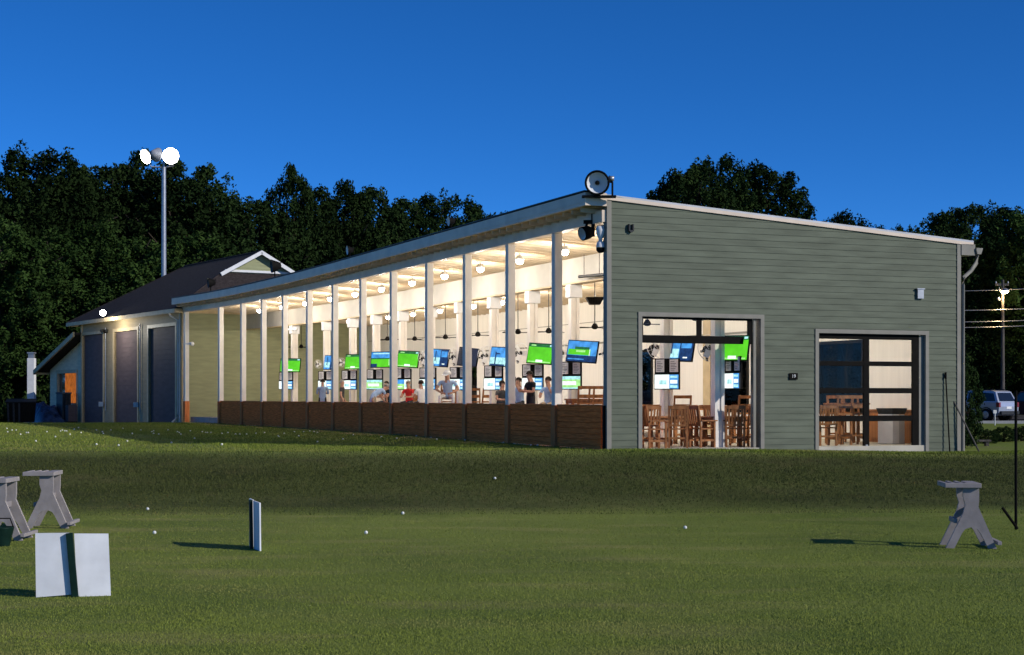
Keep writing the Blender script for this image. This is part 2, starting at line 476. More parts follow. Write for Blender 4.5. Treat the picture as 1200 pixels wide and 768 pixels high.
def ground_material():
    m, nt, b = new_mat('turf'); N = nt.nodes; L = nt.links
    tc = N.new('ShaderNodeTexCoord'); sep = N.new('ShaderNodeSeparateXYZ'); L.new(tc.outputs['Object'], sep.inputs[0])
    def nz(scale, det=4, stretch=None):
        n = N.new('ShaderNodeTexNoise'); n.inputs['Scale'].default_value = scale; n.inputs['Detail'].default_value = det
        if stretch:
            mp = N.new('ShaderNodeMapping'); mp.inputs['Scale'].default_value = stretch
            L.new(tc.outputs['Object'], mp.inputs[0]); L.new(mp.outputs[0], n.inputs['Vector'])
        else: L.new(tc.outputs['Object'], n.inputs['Vector'])
        return n.outputs['Fac']
    def ramp(f, p0, c0, p1, c1):
        r = N.new('ShaderNodeValToRGB'); e = r.color_ramp.elements
        e[0].position = p0; e[0].color = (*c0, 1); e[1].position = p1; e[1].color = (*c1, 1)
        L.new(f, r.inputs[0]); return r.outputs[0]
    def math_(op, a, bb):
        n = N.new('ShaderNodeMath'); n.operation = op; n.use_clamp = False
        for i, v in enumerate((a, bb)):
            if isinstance(v, (int, float)): n.inputs[i].default_value = v
            else: L.new(v, n.inputs[i])
        return n.outputs[0]
    def mix(f, a, bb, mode='MIX'):
        n = N.new('ShaderNodeMix'); n.data_type = 'RGBA'; n.blend_type = mode
        if isinstance(f, (int, float)): n.inputs[0].default_value = f
        else: L.new(f, n.inputs[0])
        for i, v in ((6, a), (7, bb)):
            if isinstance(v, tuple): n.inputs[i].default_value = (*v, 1)
            else: L.new(v, n.inputs[i])
        return n.outputs[2]
    def mr(v, a, bb):
        n = N.new('ShaderNodeMapRange'); n.interpolation_type = 'SMOOTHSTEP'
        n.inputs['From Min'].default_value = a; n.inputs['From Max'].default_value = bb
        L.new(v, n.inputs['Value']); return n.outputs['Result']
    fine = nz(26, 5)
    lawn = ramp(fine, .3, (.135, .170, .031), .7, (.215, .255, .052))
    dry = ramp(nz(.55, 5, (.55, 1.5, 1)), .52, (0, 0, 0), .72, (1, 1, 1))
    lawn = mix(math_('MULTIPLY', dry, .85), lawn, (.29, .265, .09))
    deep = ramp(nz(.23, 3), .35, (.72, .78, .72), .6, (1.05, 1.05, 1.0))
    lawn = mix(1.0, lawn, deep, 'MULTIPLY')
    rough = ramp(nz(12, 6), .3, (.046, .060, .014), .72, (.094, .106, .030))
    dead = ramp(nz(2.1, 5, (1, .6, 1)), .55, (0, 0, 0), .75, (1, 1, 1))
    rough = mix(math_('MULTIPLY', dead, .5), rough, (.105, .085, .036))
    rough = mix(1.0, rough, ramp(nz(.35, 4, (.5, 1.6, 1)), .36, (.68, .70, .66), .64, (1.22, 1.2, 1.15)), 'MULTIPLY')
    pad = ramp(nz(16, 5), .3, (.11, .15, .022), .7, (.19, .235, .042))
    padd = ramp(nz(.7, 5), .5, (0, 0, 0), .7, (1, 1, 1))
    pad = mix(math_('MULTIPLY', padd, .5), pad, (.19, .17, .08))
    y = sep.outputs['Y']; x = sep.outputs['X']
    wob = math_('MULTIPLY', math_('SUBTRACT', nz(.5, 4), .5), 1.2)
    yf = math_('ADD', math_('SUBTRACT', y, math_('MULTIPLY', x, .06)), wob)
    lower = mr(yf, 32.6, 36.2)
    # upper edge of the bank runs back to the right along the gable wall
    xr = math_('MAXIMUM', math_('SUBTRACT', x, 3), 0)
    yt = math_('ADD', math_('SUBTRACT', y, math_('MULTIPLY', xr, .27)), wob)
    upper = mr(yt, 40.6, 43.0)
    c = mix(lower, lawn, rough)
    c = mix(upper, c, pad)
    far = mr(y, 100, 118)
    c = mix(far, c, (.03, .032, .016))
    L.new(c, b.inputs['Base Color']); b.inputs['Roughness'].default_value = .9; b.inputs['Specular IOR Level'].default_value = .1
    bp = N.new('ShaderNodeBump'); bp.inputs['Strength'].default_value = .7; bp.inputs['Distance'].default_value = .05
    L.new(nz(30, 5), bp.inputs['Height']); L.new(bp.outputs[0], b.inputs['Normal'])
    return m
gm.materials.append(ground_material())

def zg_np(x, y):
    def ss(a, b, v):
        t = np.clip((v - a) / (b - a), 0, 1); return t * t * (3 - 2 * t)
    pad = 1.0 - .22 * ss(3, 15, x)
    top = 42.6 + .25 * np.clip(x - 3, 0, 14); foot = 34.2 + .08 * x * np.where(x > 0, 1, .3)
    t = np.clip((y - foot) / (top - foot), 0, 1); t = t * .25 + .75 * t * t * (3 - 2 * t)
    return pad * t

def grass_mat(name, dark, light, dry):
    m, nt, b = new_mat(name); N = nt.nodes; L = nt.links
    tc = N.new('ShaderNodeTexCoord')
    n1 = N.new('ShaderNodeTexNoise'); n1.inputs['Scale'].default_value = 18; L.new(tc.outputs['Object'], n1.inputs['Vector'])
    n2 = N.new('ShaderNodeTexNoise'); n2.inputs['Scale'].default_value = .6; n2.inputs['Detail'].default_value = 5; mp = N.new('ShaderNodeMapping'); mp.inputs['Scale'].default_value = (.55, 1.5, 1); L.new(tc.outputs['Object'], mp.inputs[0]); L.new(mp.outputs[0], n2.inputs['Vector'])
    r = N.new('ShaderNodeValToRGB'); e = r.color_ramp.elements
    e[0].position = .35; e[0].color = (*dark, 1); e[1].position = .65; e[1].color = (*light, 1)
    L.new(n1.outputs['Fac'], r.inputs[0])
    r2 = N.new('ShaderNodeValToRGB'); r2.color_ramp.elements[0].position = .5; r2.color_ramp.elements[1].position = .74
    r2.color_ramp.elements[1].color = (.75, .75, .75, 1); L.new(n2.outputs['Fac'], r2.inputs[0])
    mx = N.new('ShaderNodeMix'); mx.data_type = 'RGBA'; L.new(r2.outputs[0], mx.inputs[0]); L.new(r.outputs[0], mx.inputs[6]); mx.inputs[7].default_value = (*dry, 1)
    L.new(mx.outputs[2], b.inputs['Base Color']); b.inputs['Roughness'].default_value = .8; b.inputs['Specular IOR Level'].default_value = .1
    return m

def blades(name, x, y, z, hgt, wid, lean, mat):
    n = len(x); g = np.random.default_rng(abs(hash(name)) % 9973 if False else len(name) * 31)
    a = g.uniform(0, 2 * np.pi, n); l = g.uniform(0, lean, n); b = g.uniform(0, 2 * np.pi, n)
    h_ = hgt * g.uniform(.55, 1.25, n)
    v = np.zeros((n, 3, 3), np.float32)
    v[:, 0, 0] = x - np.cos(a) * wid; v[:, 0, 1] = y - np.sin(a) * wid; v[:, 0, 2] = z - .01
    v[:, 1, 0] = x + np.cos(a) * wid; v[:, 1, 1] = y + np.sin(a) * wid; v[:, 1, 2] = z - .01
    v[:, 2, 0] = x + np.cos(b) * l * h_; v[:, 2, 1] = y + np.sin(b) * l * h_; v[:, 2, 2] = z + h_
    me = bpy.data.meshes.new(name)
    me.vertices.add(n * 3); me.vertices.foreach_set('co', v.reshape(-1))
    me.loops.add(n * 3); me.loops.foreach_set('vertex_index', np.arange(n * 3, dtype=np.int32))
    me.polygons.add(n); me.polygons.foreach_set('loop_start', np.arange(0, n * 3, 3, dtype=np.int32))
    me.polygons.foreach_set('loop_total', np.full(n, 3, np.int32))
    me.materials.append(mat); me.update(calc_edges=True)
    o = bpy.data.objects.new(name, me); col.objects.link(o)
    return o
def inside_frame(x, y): return np.abs(x) < y * .34 + .6
g0 = np.random.default_rng(5)
# short mown lawn
n = 320000
yy = 14.8 + (35.0 - 14.8) * g0.random(n) ** 1.35; xx = (g0.random(n) * 2 - 1) * (yy * .345 + .4)
zz = zg_np(xx, yy)
zz += np.array([.03 * noise.noise((a * .13, b * .13, 0)) + .012 * noise.noise((a * .6, b * .6, 3)) for a, b in zip(xx, yy)])
tag(blades('lawn_grass', xx, yy, zz, .019, .0052, .9, grass_mat('lawn_blades', (.15, .185, .031), (.25, .295, .056), (.31, .28, .10))), kind='stuff')
# rough on the bank
n = 120000
xx = g0.uniform(-16, 18, n); t = np.clip(g0.normal(.52, .24, n), -.08, 1.05); yy = 34.4 + .05 * xx + t * 8.6 + .27 * np.clip(xx - 3, 0, 99) * t
zz = zg_np(xx, yy)
zz += np.array([.03 * noise.noise((a * .13, b * .13, 0)) + .012 * noise.noise((a * .6, b * .6, 3)) for a, b in zip(xx, yy)])
tag(blades('bank_grass', xx, yy, zz, .040, .011, 1.1, grass_mat('rough_blades', (.048, .062, .015), (.097, .110, .032), (.10, .085, .045))), kind='stuff')

# pad grass between the bank and the building
n = 60000
tt = g0.random(n); qq = -g0.random(n) * 9; sS = tt * 50
pts = np.array([B(a, b)[:2] for a, b in zip(qq, sS)])
xl = g0.uniform(-34, 3, 110000); yl = 42.2 + 54 * g0.random(110000) ** 1.3; kl = (np.abs(xl) < yl * .345) & (xl < 2.5 - .42 * (yl - 44))
pts = np.concatenate([pts, np.stack([xl[kl], yl[kl]], 1)])
xx, yy = pts[:, 0], pts[:, 1]; keep = (yy > 42.8); xx = xx[keep]; yy = yy[keep]
n2 = 16000
tq = g0.uniform(-.2, 15, n2); ts = -g0.random(n2) ** 1.6 * 1.6 - .06
p2 = np.array([B(a, b)[:2] for a, b in zip(tq, ts)])
xx = np.concatenate([xx, p2[:, 0]]); yy = np.concatenate([yy, p2[:, 1]])
zz = np.array([zg(a, b) for a, b in zip(xx, yy)])
tag(blades('upper_grass', xx, yy, zz, .055, .013, .9, grass_mat('upper_blades', (.11, .15, .022), (.20, .25, .04), (.29, .25, .09))), kind='stuff')
# ------------------------------------------------------------------ range building
C0 = B(0, 0, 1.0)
bld = root('range_building', 'long open-fronted building with sage green siding end wall and white posts along the tees', 'building', C0)
SEND = 52.1; W = 12.03
def roof_top(q): return 8.065 - .0655 * q
# gable wall openings (q along wall)
H1 = (1.07, 4.93, .6, 4.76); H2 = (6.92, 10.75, .6, 4.38)
O = B(0, 0, 0); Xw = wdir(0); Nn = -udir(0)
mb = MB()
siding(mb, O, Xw, Nn, .0, W, .74, 8.2, (H1, H2), (roof_top(0) - .03, roof_top(W) - .03))
core(mb, O, Xw, Nn, .0, W, .6, roof_top(0) - .1, roof_top(W) - .1, -.22, -.001, (H1, H2), 1)
gw = mb.build('gable_wall', [M['siding'], M['wallwhite']], bld)
for x0, x1 in ((-.03, .11), (W - .1, W + .04)):
    mb = MB()
    zt = roof_top((x0 + x1) / 2) - .06
    p = [O + Xw * x + Nn * n + Vector((0, 0, z)) for z in (.72, zt) for x, n in ((x0, -.2), (x1, -.2), (x1, .035), (x0, .035))]
    mb.hexa(p)
    mb.build('corner_trim', M['trim'], bld)
mb = MB()      # rake board along the sloping top
for a, b, n0, n1, h0, h1 in ((-.05, W + .5, -.25, .06, -.085, .012),):
    p = []
    for hh in (h0, h1):
        for x, n in ((a, n0), (b, n0), (b, n1), (a, n1)):
            p.append(O + Xw * x + Nn * n + Vector((0, 0, roof_top(x) + hh)))
    mb.hexa(p)
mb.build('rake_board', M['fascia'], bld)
# frames around the openings
def opening_trim(name, h, wt=.12):
    mb = MB()
    a, b, z0, z1 = h; z0 = .76
    for x0, x1, za, zb in ((a - wt, a, z0, z1 + wt), (b, b + wt, z0, z1 + wt), (a, b, z1, z1 + wt)):
        p = [O + Xw * x + Nn * n + Vector((0, 0, z)) for z in (za, zb) for x, n in ((x0, -.225), (x1, -.225), (x1, .04), (x0, .04))]
        mb.hexa(p)
    return mb.build(name, M['trim'], bld)
opening_trim('opening_trim', H1); opening_trim('opening_trim', H2)
def gpiece(mb, x0, x1, n0, n1, z0, z1, mi=0):
    mb.hexa([O + Xw * x + Nn * n + Vector((0, 0, z)) for z in (z0, z1) for x, n in ((x0, n0), (x1, n0), (x1, n1), (x0, n1))], mi)
# first overhead door: half raised, only its lowest row of panes hangs in view
d = MB(); a, b = H1[0], H1[1]
gpiece(d, a + .02, b - .22, -.14, -.08, 4.02, 4.24); gpiece(d, a + .02, b - .22, -.14, -.08, 4.70, 4.755)
gpiece(d, a + .02, a + .09, -.14, -.08, 4.24, 4.70); gpiece(d, b - .36, b - .22, -.14, -.08, 4.24, 4.70)
gpiece(d, a + 1.82, a + 1.97, -.14, -.08, 4.24, 4.70)
od = d.build('overhead_door', M['black'], bld)
g = MB(); gpiece(g, a + .09, a + 1.82, -.115, -.108, 4.24, 4.70); gpiece(g, a + 1.97, b - .36, -.115, -.108, 4.24, 4.70)
g.build('glazing', M['glass'], od)
t = MB(); gpiece(t, b - .20, b - .10, -.2, -.06, 1.03, 4.75)
gpiece(t, b - .20, b - .14, -.06, -.04, 1.03, 4.75)
t.build('door_track', M['trim'], od)
# second overhead door: closed, four rows of two panes
d = MB(); a, b = H2[0], H2[1]; zb, zt = .86, 4.375; bb = b - .17
rows = [.86, 1.05, 1.84, 2.02, 2.70, 2.86, 3.52, 3.68, 4.25]
def zrow(k): return rows[k]
gpiece(d, a, bb, -.15, -.08, .84, 1.02); gpiece(d, a, bb, -.15, -.08, 4.22, 4.375)
gpiece(d, a, a + .07, -.15, -.08, 1.02, 4.22); gpiece(d, bb - .23, bb, -.15, -.08, 1.02, 4.22)
xm0, xm1 = a + 1.66, a + 1.86
gpiece(d, xm0, xm1, -.151, -.079, 1.02, 4.22)
rails = ((1.76, 1.93), (2.60, 2.76), (3.42, 3.56))
for z0, z1 in rails:
    gpiece(d, a + .07, xm0, -.15, -.08, z0, z1); gpiece(d, xm1, bb - .23, -.15, -.08, z0, z1)
od2 = d.build('overhead_door', M['black'], bld, bevel=.006)
g = MB()
zs = [1.02] + [v for r_ in rails for v in r_] + [4.22]
for k in range(0, 8, 2):
    gpiece(g, a + .07, xm0, -.118, -.11, zs[k], zs[k + 1]); gpiece(g, xm1, bb - .23, -.118, -.11, zs[k], zs[k + 1])
g.build('glazing', M['glass'], od2)
t = MB(); gpiece(t, bb + .003, b, -.2, -.07, .8, 4.37); t.build('door_track', M['trim'], od2)
d = MB(); gpiece(d, xm0 + .06, xm0 + .13, -.079, -.05, 1.0, 1.06); d.build('door_handle', M['steel'], od2)

# roof, eave, gutter side
mb = MB(); sweep(mb, [(-.62, 8.105), (W + .55, 7.245), (W + .55, 7.32), (-.62, 8.18)], .0, SEND)
mb.build('roof', M['roofmetal'], bld)
mb = MB(); sweep(mb, [(-.60, 7.80), (W + .5, 6.96), (W + .5, 7.245 - .003), (-.60, 8.10)], .23, SEND)
mb.build('ceiling', M['ceiling'], bld)
mb = MB(); sweep(mb, rect(-.70, -.603, 7.80, 8.16), -.02, SEND + .1)
sweep(mb, rect(-.712, -.701, 7.90, 7.93), -.02, SEND + .1)
# short return of the eave at the gable
p = [O + Xw * x + Nn * n + Vector((0, 0, z)) for z in (7.80, 8.16) for x, n in ((-.712, .0), (-.05, .0), (-.05, .06), (-.712, .06))]
mb.hexa(p)
p = [O + Xw * x + Nn * n + Vector((0, 0, z)) for z in (7.94, 7.965) for x, n in ((-.712, .06), (-.05, .06), (-.05, .075), (-.712, .075))]
mb.hexa(p)
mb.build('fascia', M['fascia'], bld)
mb = MB(); sweep(mb, [(-.74, 8.183), (-.58, 8.178), (-.58, 8.215), (-.74, 8.215)], -.05, SEND + .1)
mb.build('drip_edge', M['dark'], bld)
mb = MB()
for s in np.arange(.5, SEND, .61):
    Mx = frame(0, s)
    p = [Mx @ Vector((q, y, z)) for z in (0, 1) for q, y in ((-.58, -.03), (W - .2, -.03), (W - .2, .03), (-.58, .03))]
    for i, v in enumerate(p):
        q = -.58 if i % 4 in (0, 3) else W - .2
        top = 7.80 - .0667 * (q + .6) + .0
        v.z = top + .01 if i > 3 else top - .13
    mb.hexa(p)
mb.build('ceiling_joists', M['joist'], bld)
mb = MB(); sweep(mb, rect(-.16, .12, 7.37, 7.70), .02, SEND - .05)
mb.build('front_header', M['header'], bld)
mb = MB(); sweep(mb, rect(3.86, 4.14, 6.50, 7.35), .25, SEND)
mb.build('inner_beam', M['beam'], bld)
mb = MB(); sweep(mb, rect(3.80, 4.20, 6.44, 6.497), .25, SEND)
mb.build('beam_ledge', M['trim_tan'], bld)
# slab and raised tee deck
mb = MB(); sweep(mb, rect(.0, W, .55, 1.02), .0, SEND); mb.build('floor_slab', M['slab'], bld)
mb = MB(); sweep(mb, rect(.30, 5.2, 1.021, 1.33), 6.2, SEND - .3); mb.build('tee_deck', M['deck'], bld)
# back wall with its own openings
holes = [(4.7, 7.5, 1.9, 4.42), (12.1, 14.9, 1.9, 4.45), (19.9, 22.6, 1.9, 4.5), (38.8, 41.5, 1.2, 4.5)]
mb = MB()
ss = sorted(set(ssamp(.23, SEND, 1.5)) | {h for hl in holes for h in hl[:2]})
for s0, s1 in zip(ss, ss[1:]):
    iv = [(.9, 7.2)]
    for ha, hb, z0, z1 in holes:
        if ha < (s0 + s1) / 2 < hb: iv = [(.9, z0), (z1, 7.2)]
    for z0, z1 in iv:
        mb.hexa([B(q, s, z) for z in (z0, z1) for q, s in ((W - .18, s0), (W, s0), (W, s1), (W - .18, s1))])
mb.build('back_wall', M['wallwhite'], bld)
for ha, hb, z0, z1 in holes[:3]:
    mb = MB()
    for s0, s1, za, zb in ((ha, ha + .12, z0, z1), (hb - .12, hb, z0, z1), (ha + .12, hb - .12, z0, z0 + .1), (ha + .12, hb - .12, z1 - .1, z1)):
        mb.hexa([B(q, s, z) for z in (za, zb) for q, s in ((W - .22, s0), (W + .02, s0), (W + .02, s1), (W - .22, s1))])
    bwf = mb.build('window_frame', M['black'], bld)
    mb = MB()
    mb.hexa([B(q, s, z) for z in (z0 + .1, z1 - .1) for q, s in ((W - .11, ha + .12), (W - .10, ha + .12), (W - .10, hb - .12), (W - .11, hb - .12))])
    mb.build('window_glass', M['paneglass'], bwf)
    mb = MB()
    mb.hexa([B(q, s, z) for z in (1.02, 6.9) for q, s in ((W - .24, hb + .05), (W - .181, hb + .05), (W - .181, hb + .62), (W - .24, hb + .62))])
    mb.build('wall_pilaster', M['trim_tan'], bld)
mb = MB(); sweep(mb, rect(W - .215, W - .183, 4.9, 4.98), .25, SEND - .2); sweep(mb, rect(W - .205, W - .183, 5.9, 5.93), .25, SEND - .2)
mb.build('wall_rail', M['trim'], bld)
# front posts, brown cladding, rail panels
POST_PX = [652.7, 598, 547.5, 503, 461.2, 425.3, 392.5, 362.5, 333.8, 308.9, 285, 258.7, 218.3]
PS = [s_at(p, 0) for p in POST_PX]
for i, s in enumerate(PS):
    Mx = frame(0, s)
    gz = zg(*Mx.translation[:2]) - .08
    mb = MB(); mb.box(-.125, .125, -.125, .125, 2.24, 7.369, Mx)
    post = mb.build('post', M['cream'], bld, bevel=.012)
    mb = MB(); mb.box(-.145, .145, -.145, .145, gz, 2.239, Mx)
    mb.build('post_cladding', M['brownpost'], post, bevel=.01)
rs = [.12] + PS[:12]
for i, (s0, s1) in enumerate(zip(rs, rs[1:])):
    mb = MB()
    a, b = s0 + .15, s1 - .20
    z = 2.235
    while z > 1.1:
        z0 = max(z - .152, 1.02)
        sweep(mb, rect(-.075, -.02, z0 + .008, z), a, b)
        z -= .16
    sweep(mb, rect(-.019, -.004, 1.06, 2.2), a, b)
    mid = (a + b) / 2
    mb.hexa([B(q, s, zz) for zz in (.96, 2.2) for q, s in ((-.003, mid - .06), (.05, mid - .06), (.05, mid + .06), (-.003, mid + .06))])
    mb.build('rail_panel', M['brown'], bld)
    mb = MB(); mb.hexa([B(q, s, zz) for zz in (1.0, 2.235) for q, s in ((-.03, b + .002), (.03, b + .002), (.03, s1 - .147), (-.03, s1 - .147))]); mb.build('post_shade_strip', M['black'], bld)  # black strip stands in for the dark shadow line beside each post
    mb = MB(); sweep(mb, rect(-.10, .06, 2.236, 2.275), a, b); mb.build('rail_cap', M['brownpost'], bld)
# dark strip where the last panel meets the gable
mb = MB(); mb.hexa([B(q, s, z) for z in (.95, 2.25) for q, s in ((-.10, .05), (.08, .05), (.08, .12), (-.10, .12))]); mb.build('end_stop', M['black'], bld)
# inner columns
COL_PX = [841, 781, None, 672.5, 624, 579, 540, 505, 472, 441, 413.6, 383, 345]
CS = []
for p in COL_PX: CS.append(7.45 if p is None else s_at(p, 4))
for s in CS:
    Mx = frame(4, s)
    mb = MB(); mb.box(-.16, -.05, -.13, .13, 1.02, 6.43, Mx); mb.box(.05, .16, -.13, .13, 1.02, 6.43, Mx); mb.box(-.05, .05, -.09, .09, 1.02, 6.43, Mx)
    c_ = mb.build('column', M['cream'], bld)
    mb = MB(); mb.box(-.24, .24, -.2, .2, 5.98, 6.435, Mx); mb.build('column_bracket', M['white'], c_, bevel=.02)
# right-hand eave, gutter, downspout
mb = MB()
p = [O + Xw * x + Nn * n + Vector((0, 0, z)) for z in (6.86, 7.20) for x, n in ((W + .045, -.3), (W + .56, -.3), (W + .56, .06), (W + .045, .06))]
mb.hexa(p); sweep(mb, rect(W + .45, W + .56, 6.9, 7.22), .31, SEND)
mb.build('rear_eave', M['trim'], bld)
mb = MB()
gp = [(W + .565, 7.02), (W + .60, 6.90), (W + .74, 6.90), (W + .80, 7.06), (W + .80, 7.09), (W + .565, 7.09)]
sweep(mb, gp, -.12, SEND); gut = mb.build('gutter', M['trim'], bld)
mb = MB()
Pq = lambda q, n, z: O + Xw * q + Nn * n + Vector((0, 0, z))
mb.tube([Pq(W + .68, .02, 6.92), Pq(W + .62, .03, 6.62), Pq(W + .40, .05, 6.38), Pq(W + .14, .06, 6.18), Pq(W + .11, .03, 5.95), Pq(W + .11, .03, .82)], .062, 8)
mb.build('downspout', M['trim'], gut)
# light fixture bases etc. that belong to the wall
mb = MB()
gpiece(mb, .62, .66, .02, .10, 7.13, 7.33); gpiece(mb, .74, .78, .02, .10, 7.13, 7.33); gpiece(mb, .66, .74, .02, .10, 7.10, 7.16)
mb.build('wall_vent', M['dark'], bld)
mb = MB(); gpiece(mb, 10.42, 10.64, .02, .09, 5.48, 5.76); gpiece(mb, 10.39, 10.67, .02, .11, 5.76, 5.79)
wb = mb.build('outlet_box', M['steel'], bld)
# house number plaque
mb = MB(); gpiece(mb, 5.90, 6.18, .024, .05, 3.0, 3.19)
pl = mb.build('number_plaque', M['black'], bld)
def wall_text(s, size, p, X, nrm, mat, name, par):
    cu = bpy.data.curves.new(name, 'FONT'); cu.body = s; cu.size = size; cu.extrude = .003; cu.align_x = 'CENTER'; cu.align_y = 'CENTER'
    to = bpy.data.objects.new(name, cu)
    col.objects.link(to)
    Z = Vector((0, 0, 1)); Mx = Matrix(((X.x, Z.x, nrm.x, p.x), (X.y, Z.y, nrm.y, p.y), (X.z, Z.z, nrm.z, p.z), (0, 0, 0, 1)))
    bpy.context.view_layer.update()
    me = bpy.data.meshes.new_from_object(to.evaluated_get(bpy.context.evaluated_depsgraph_get()))
    bpy.data.objects.remove(to)
    r = par
    while r.parent is not None: r = r.parent
    me.transform(ROOTM[r.name] @ Mx); me.materials.clear(); me.materials.append(mat)
    o = bpy.data.objects.new(name, me); col.objects.link(o); o.parent = par
    return o
wall_text('19', .14, O + Xw * 6.04 + Nn * .053 + Vector((0, 0, 3.095)), Xw, Nn, M['paper'], 'plaque_number', pl)

# ------------------------------------------------------------------ garage building at the far end
us = udir(SEND); ws = wdir(SEND)
A = us.copy(); E = ws.copy()
P0 = B(0, SEND + .35)
def BA(s, e, z=0.): return P0 + A * s + E * e + Vector((0, 0, z))
def sA(px):
    lo, hi = -3, 60
    for _ in range(50):
        m = (lo + hi) / 2; p = BA(m, 0)
        if 600 + FPX * p.x / p.y > px: lo = m
        else: hi = m
    return lo
shop = root('garage_building', 'tan sided garage block with dark hip roof and three tall navy doors', 'building', BA(0, 0, 1.0))
SL = 19.2; EW = 12.4
doors = [(sA(206), sA(174.5)), (sA(161.5), sA(134)), (sA(121), sA(97))]
dh = [(a, b, .2, 6.66) for a, b in doors]
mb = MB(); siding(mb, BA(0, 0), A, -E, 0, SL, .5, 7.55, dh, None, e=.2)
core(mb, BA(0, 0), A, -E, 0, SL, .3, 7.55, 7.55, -.25, -.002, dh)
mb.build('front_wall', M['siding_tan'], shop)
for a, b in doors:
    mb = MB(); z = .5
    while z < 6.66:
        for k, (n0, n1) in enumerate(((-.17, -.12),)):
            mb.hexa([BA(s, -n, zz) for zz in (z + .012, min(z + .30, 6.66)) for s, n in ((a, n0), (b, n0), (b, n1), (a, n1))])
        mb.hexa([BA(s, -n, zz) for zz in (z - .005, z + .02) for s, n in ((a, -.17), (b, -.17), (b, -.135), (a, -.135))])
        z += .30
    mb.build('garage_door', M['navy'], shop)
    mb = MB()
    for s0, s1, z0, z1 in ((a - .22, a, .45, 6.66), (b, b + .22, .45, 6.66), (a - .22, b + .22, 6.66, 6.86)):
        mb.hexa([BA(s, -n, z) for z in (z0, z1) for s, n in ((s0, -.2), (s1, -.2), (s1, .05), (s0, .05))])
    mb.build('door_trim', M['trim_tan'], shop)
for s0, s1 in ((-.1, .16), (SL - .12, SL + .1)):
    mb = MB(); mb.hexa([BA(s, -n, z) for z in (.4, 7.5) for s, n in ((s0, -.25), (s1, -.25), (s1, .06), (s0, .06))]); mb.build('corner_board', M['trim_tan'], shop)
# wall facing the tees (olive siding), plus the other closing walls
mb = MB(); On = B(-.05, SEND + .28); Xn = wdir(SEND); Nw = -udir(SEND)
siding(mb, On, Xn, Nw, 0, EW, .95, 7.7, (), None, e=.19)
core(mb, On, Xn, Nw, 0, EW, .6, 7.75, 7.2, -.2, -.002)
mb.build('tee_end_wall', M['siding_olive'], shop)
mb = MB()
mb.hexa([BA(s, e, z) for z in (.2, 7.5) for s, e in ((SL - .25, .25), (SL, .25), (SL, EW), (SL - .25, EW))])
mb.hexa([BA(s, e, z) for z in (.2, 7.5) for s, e in ((.3, EW - .25), (SL - .25, EW - .25), (SL - .25, EW), (.3, EW))])
mb.build('rear_walls', M['siding_tan'], shop)
# roof: hip with a small gablet at the near end
ze, zr = 7.58, 11.45; em_ = 6.2; k = (zr - ze) / (em_ + .6); zf = ze + (3.82 + .6) * k
mb = MB()
N1, N2 = BA(-.6, -.6, ze), BA(-.6, 13, ze); F1, F2 = BA(20.7, -.6, ze), BA(20.7, 13, ze)
R0, R1 = BA(2.85, em_, zr), BA(16.2, em_, zr)
f1, f2 = BA(3.27, 3.82, zf), BA(3.27, 8.58, zf); g1, g2 = BA(2.85, 3.82, zf), BA(2.85, 8.58, zf)
mb.add([N1, F1, R1, R0, g1, f1], [(0, 1, 2, 3, 4, 5)])
mb.add([N2, F2, R1, R0, g2, f2], [(0, 1, 2, 3, 4, 5)])
mb.add([N1, f1, f2, N2], [(0, 1, 2, 3)]); mb.add([F1, F2, R1], [(0, 1, 2)])
dz = Vector((0, 0, -.12))
mb.add([p + dz for p in (N1, F1, F2, N2)], [(0, 1, 2, 3)])
mb.tube([R0 + Vector((0, 0, .02)), R1 + Vector((0, 0, .02))], .07, 6); mb.tube([N1 + Vector((0, 0, .0)), f1 + Vector((0, 0, .02))], .05, 6); mb.tube([R1, F1], .05, 6)
rf = mb.build('roof', M['shingle'], shop)
mb = MB()
siding(mb, BA(3.24, 3.9), E, -A, 0, 2.3, zf + .1, zr - .1, (), (zf + .02, zr - .15), e=.2)
siding(mb, BA(3.24, 6.2), E, -A, 0, 2.3, zf + .1, zr - .1, (), (zr - .15, zf + .02), e=.2)
mb.add([BA(3.26, 3.82, zf), BA(3.26, 8.58, zf), BA(3.26, em_, zr)], [(0, 1, 2)])
gb = mb.build('gablet', M['siding_olive'], rf)
mb = MB()
mb.bar(BA(2.84, 3.55, zf - .16), BA(2.84, em_ + .03, zr - .04), .10, .22); mb.bar(BA(2.84, 8.85, zf - .16), BA(2.84, em_ - .03, zr - .04), .10, .22)
mb.bar(BA(3.2, 3.95, zf + .12), BA(3.2, 8.45, zf + .12), .08, .14)
mb.build('gablet_trim', M['white'], rf)
mb = MB()
for a, b in ((N1, F1), (N1, N2), (F1, F2), (N2, F2)):
    mb.bar(a + Vector((0, 0, -.13)), b + Vector((0, 0, -.13)), .12, .24)
mb.build('eave_board', M['trim_tan'], shop)
mb = MB()
mb.tube([BA(.5, -.62, 7.42), BA(.5, -.5, 7.2), BA(.32, -.12, 6.95), BA(.32, -.11, 1.5), BA(.32, -.12, 1.3), BA(.5, -.4, 1.0)], .06, 8)
mb.tube([BA(.05, -.1, 7.4), BA(.05, -.1, .95)], .05, 8)
mb.build('downspout', M['cream'], shop)
for px_ in (125.5, 166):
    s = sA(px_); mb = MB(); mb.tube([BA(s, -.1, 7.0), BA(s, -.1, 1.6)], .035, 6); mb.build('conduit', M['steel'], shop)
for px_ in (122, 163):
    s = sA(px_); mb = MB(); mb.box(-.16, .16, -.12, .12, -.16, .16, Matrix.Translation(BA(s, -.18, 2.0))); mb.build('meter_box', M['steel'], shop, bevel=.02)

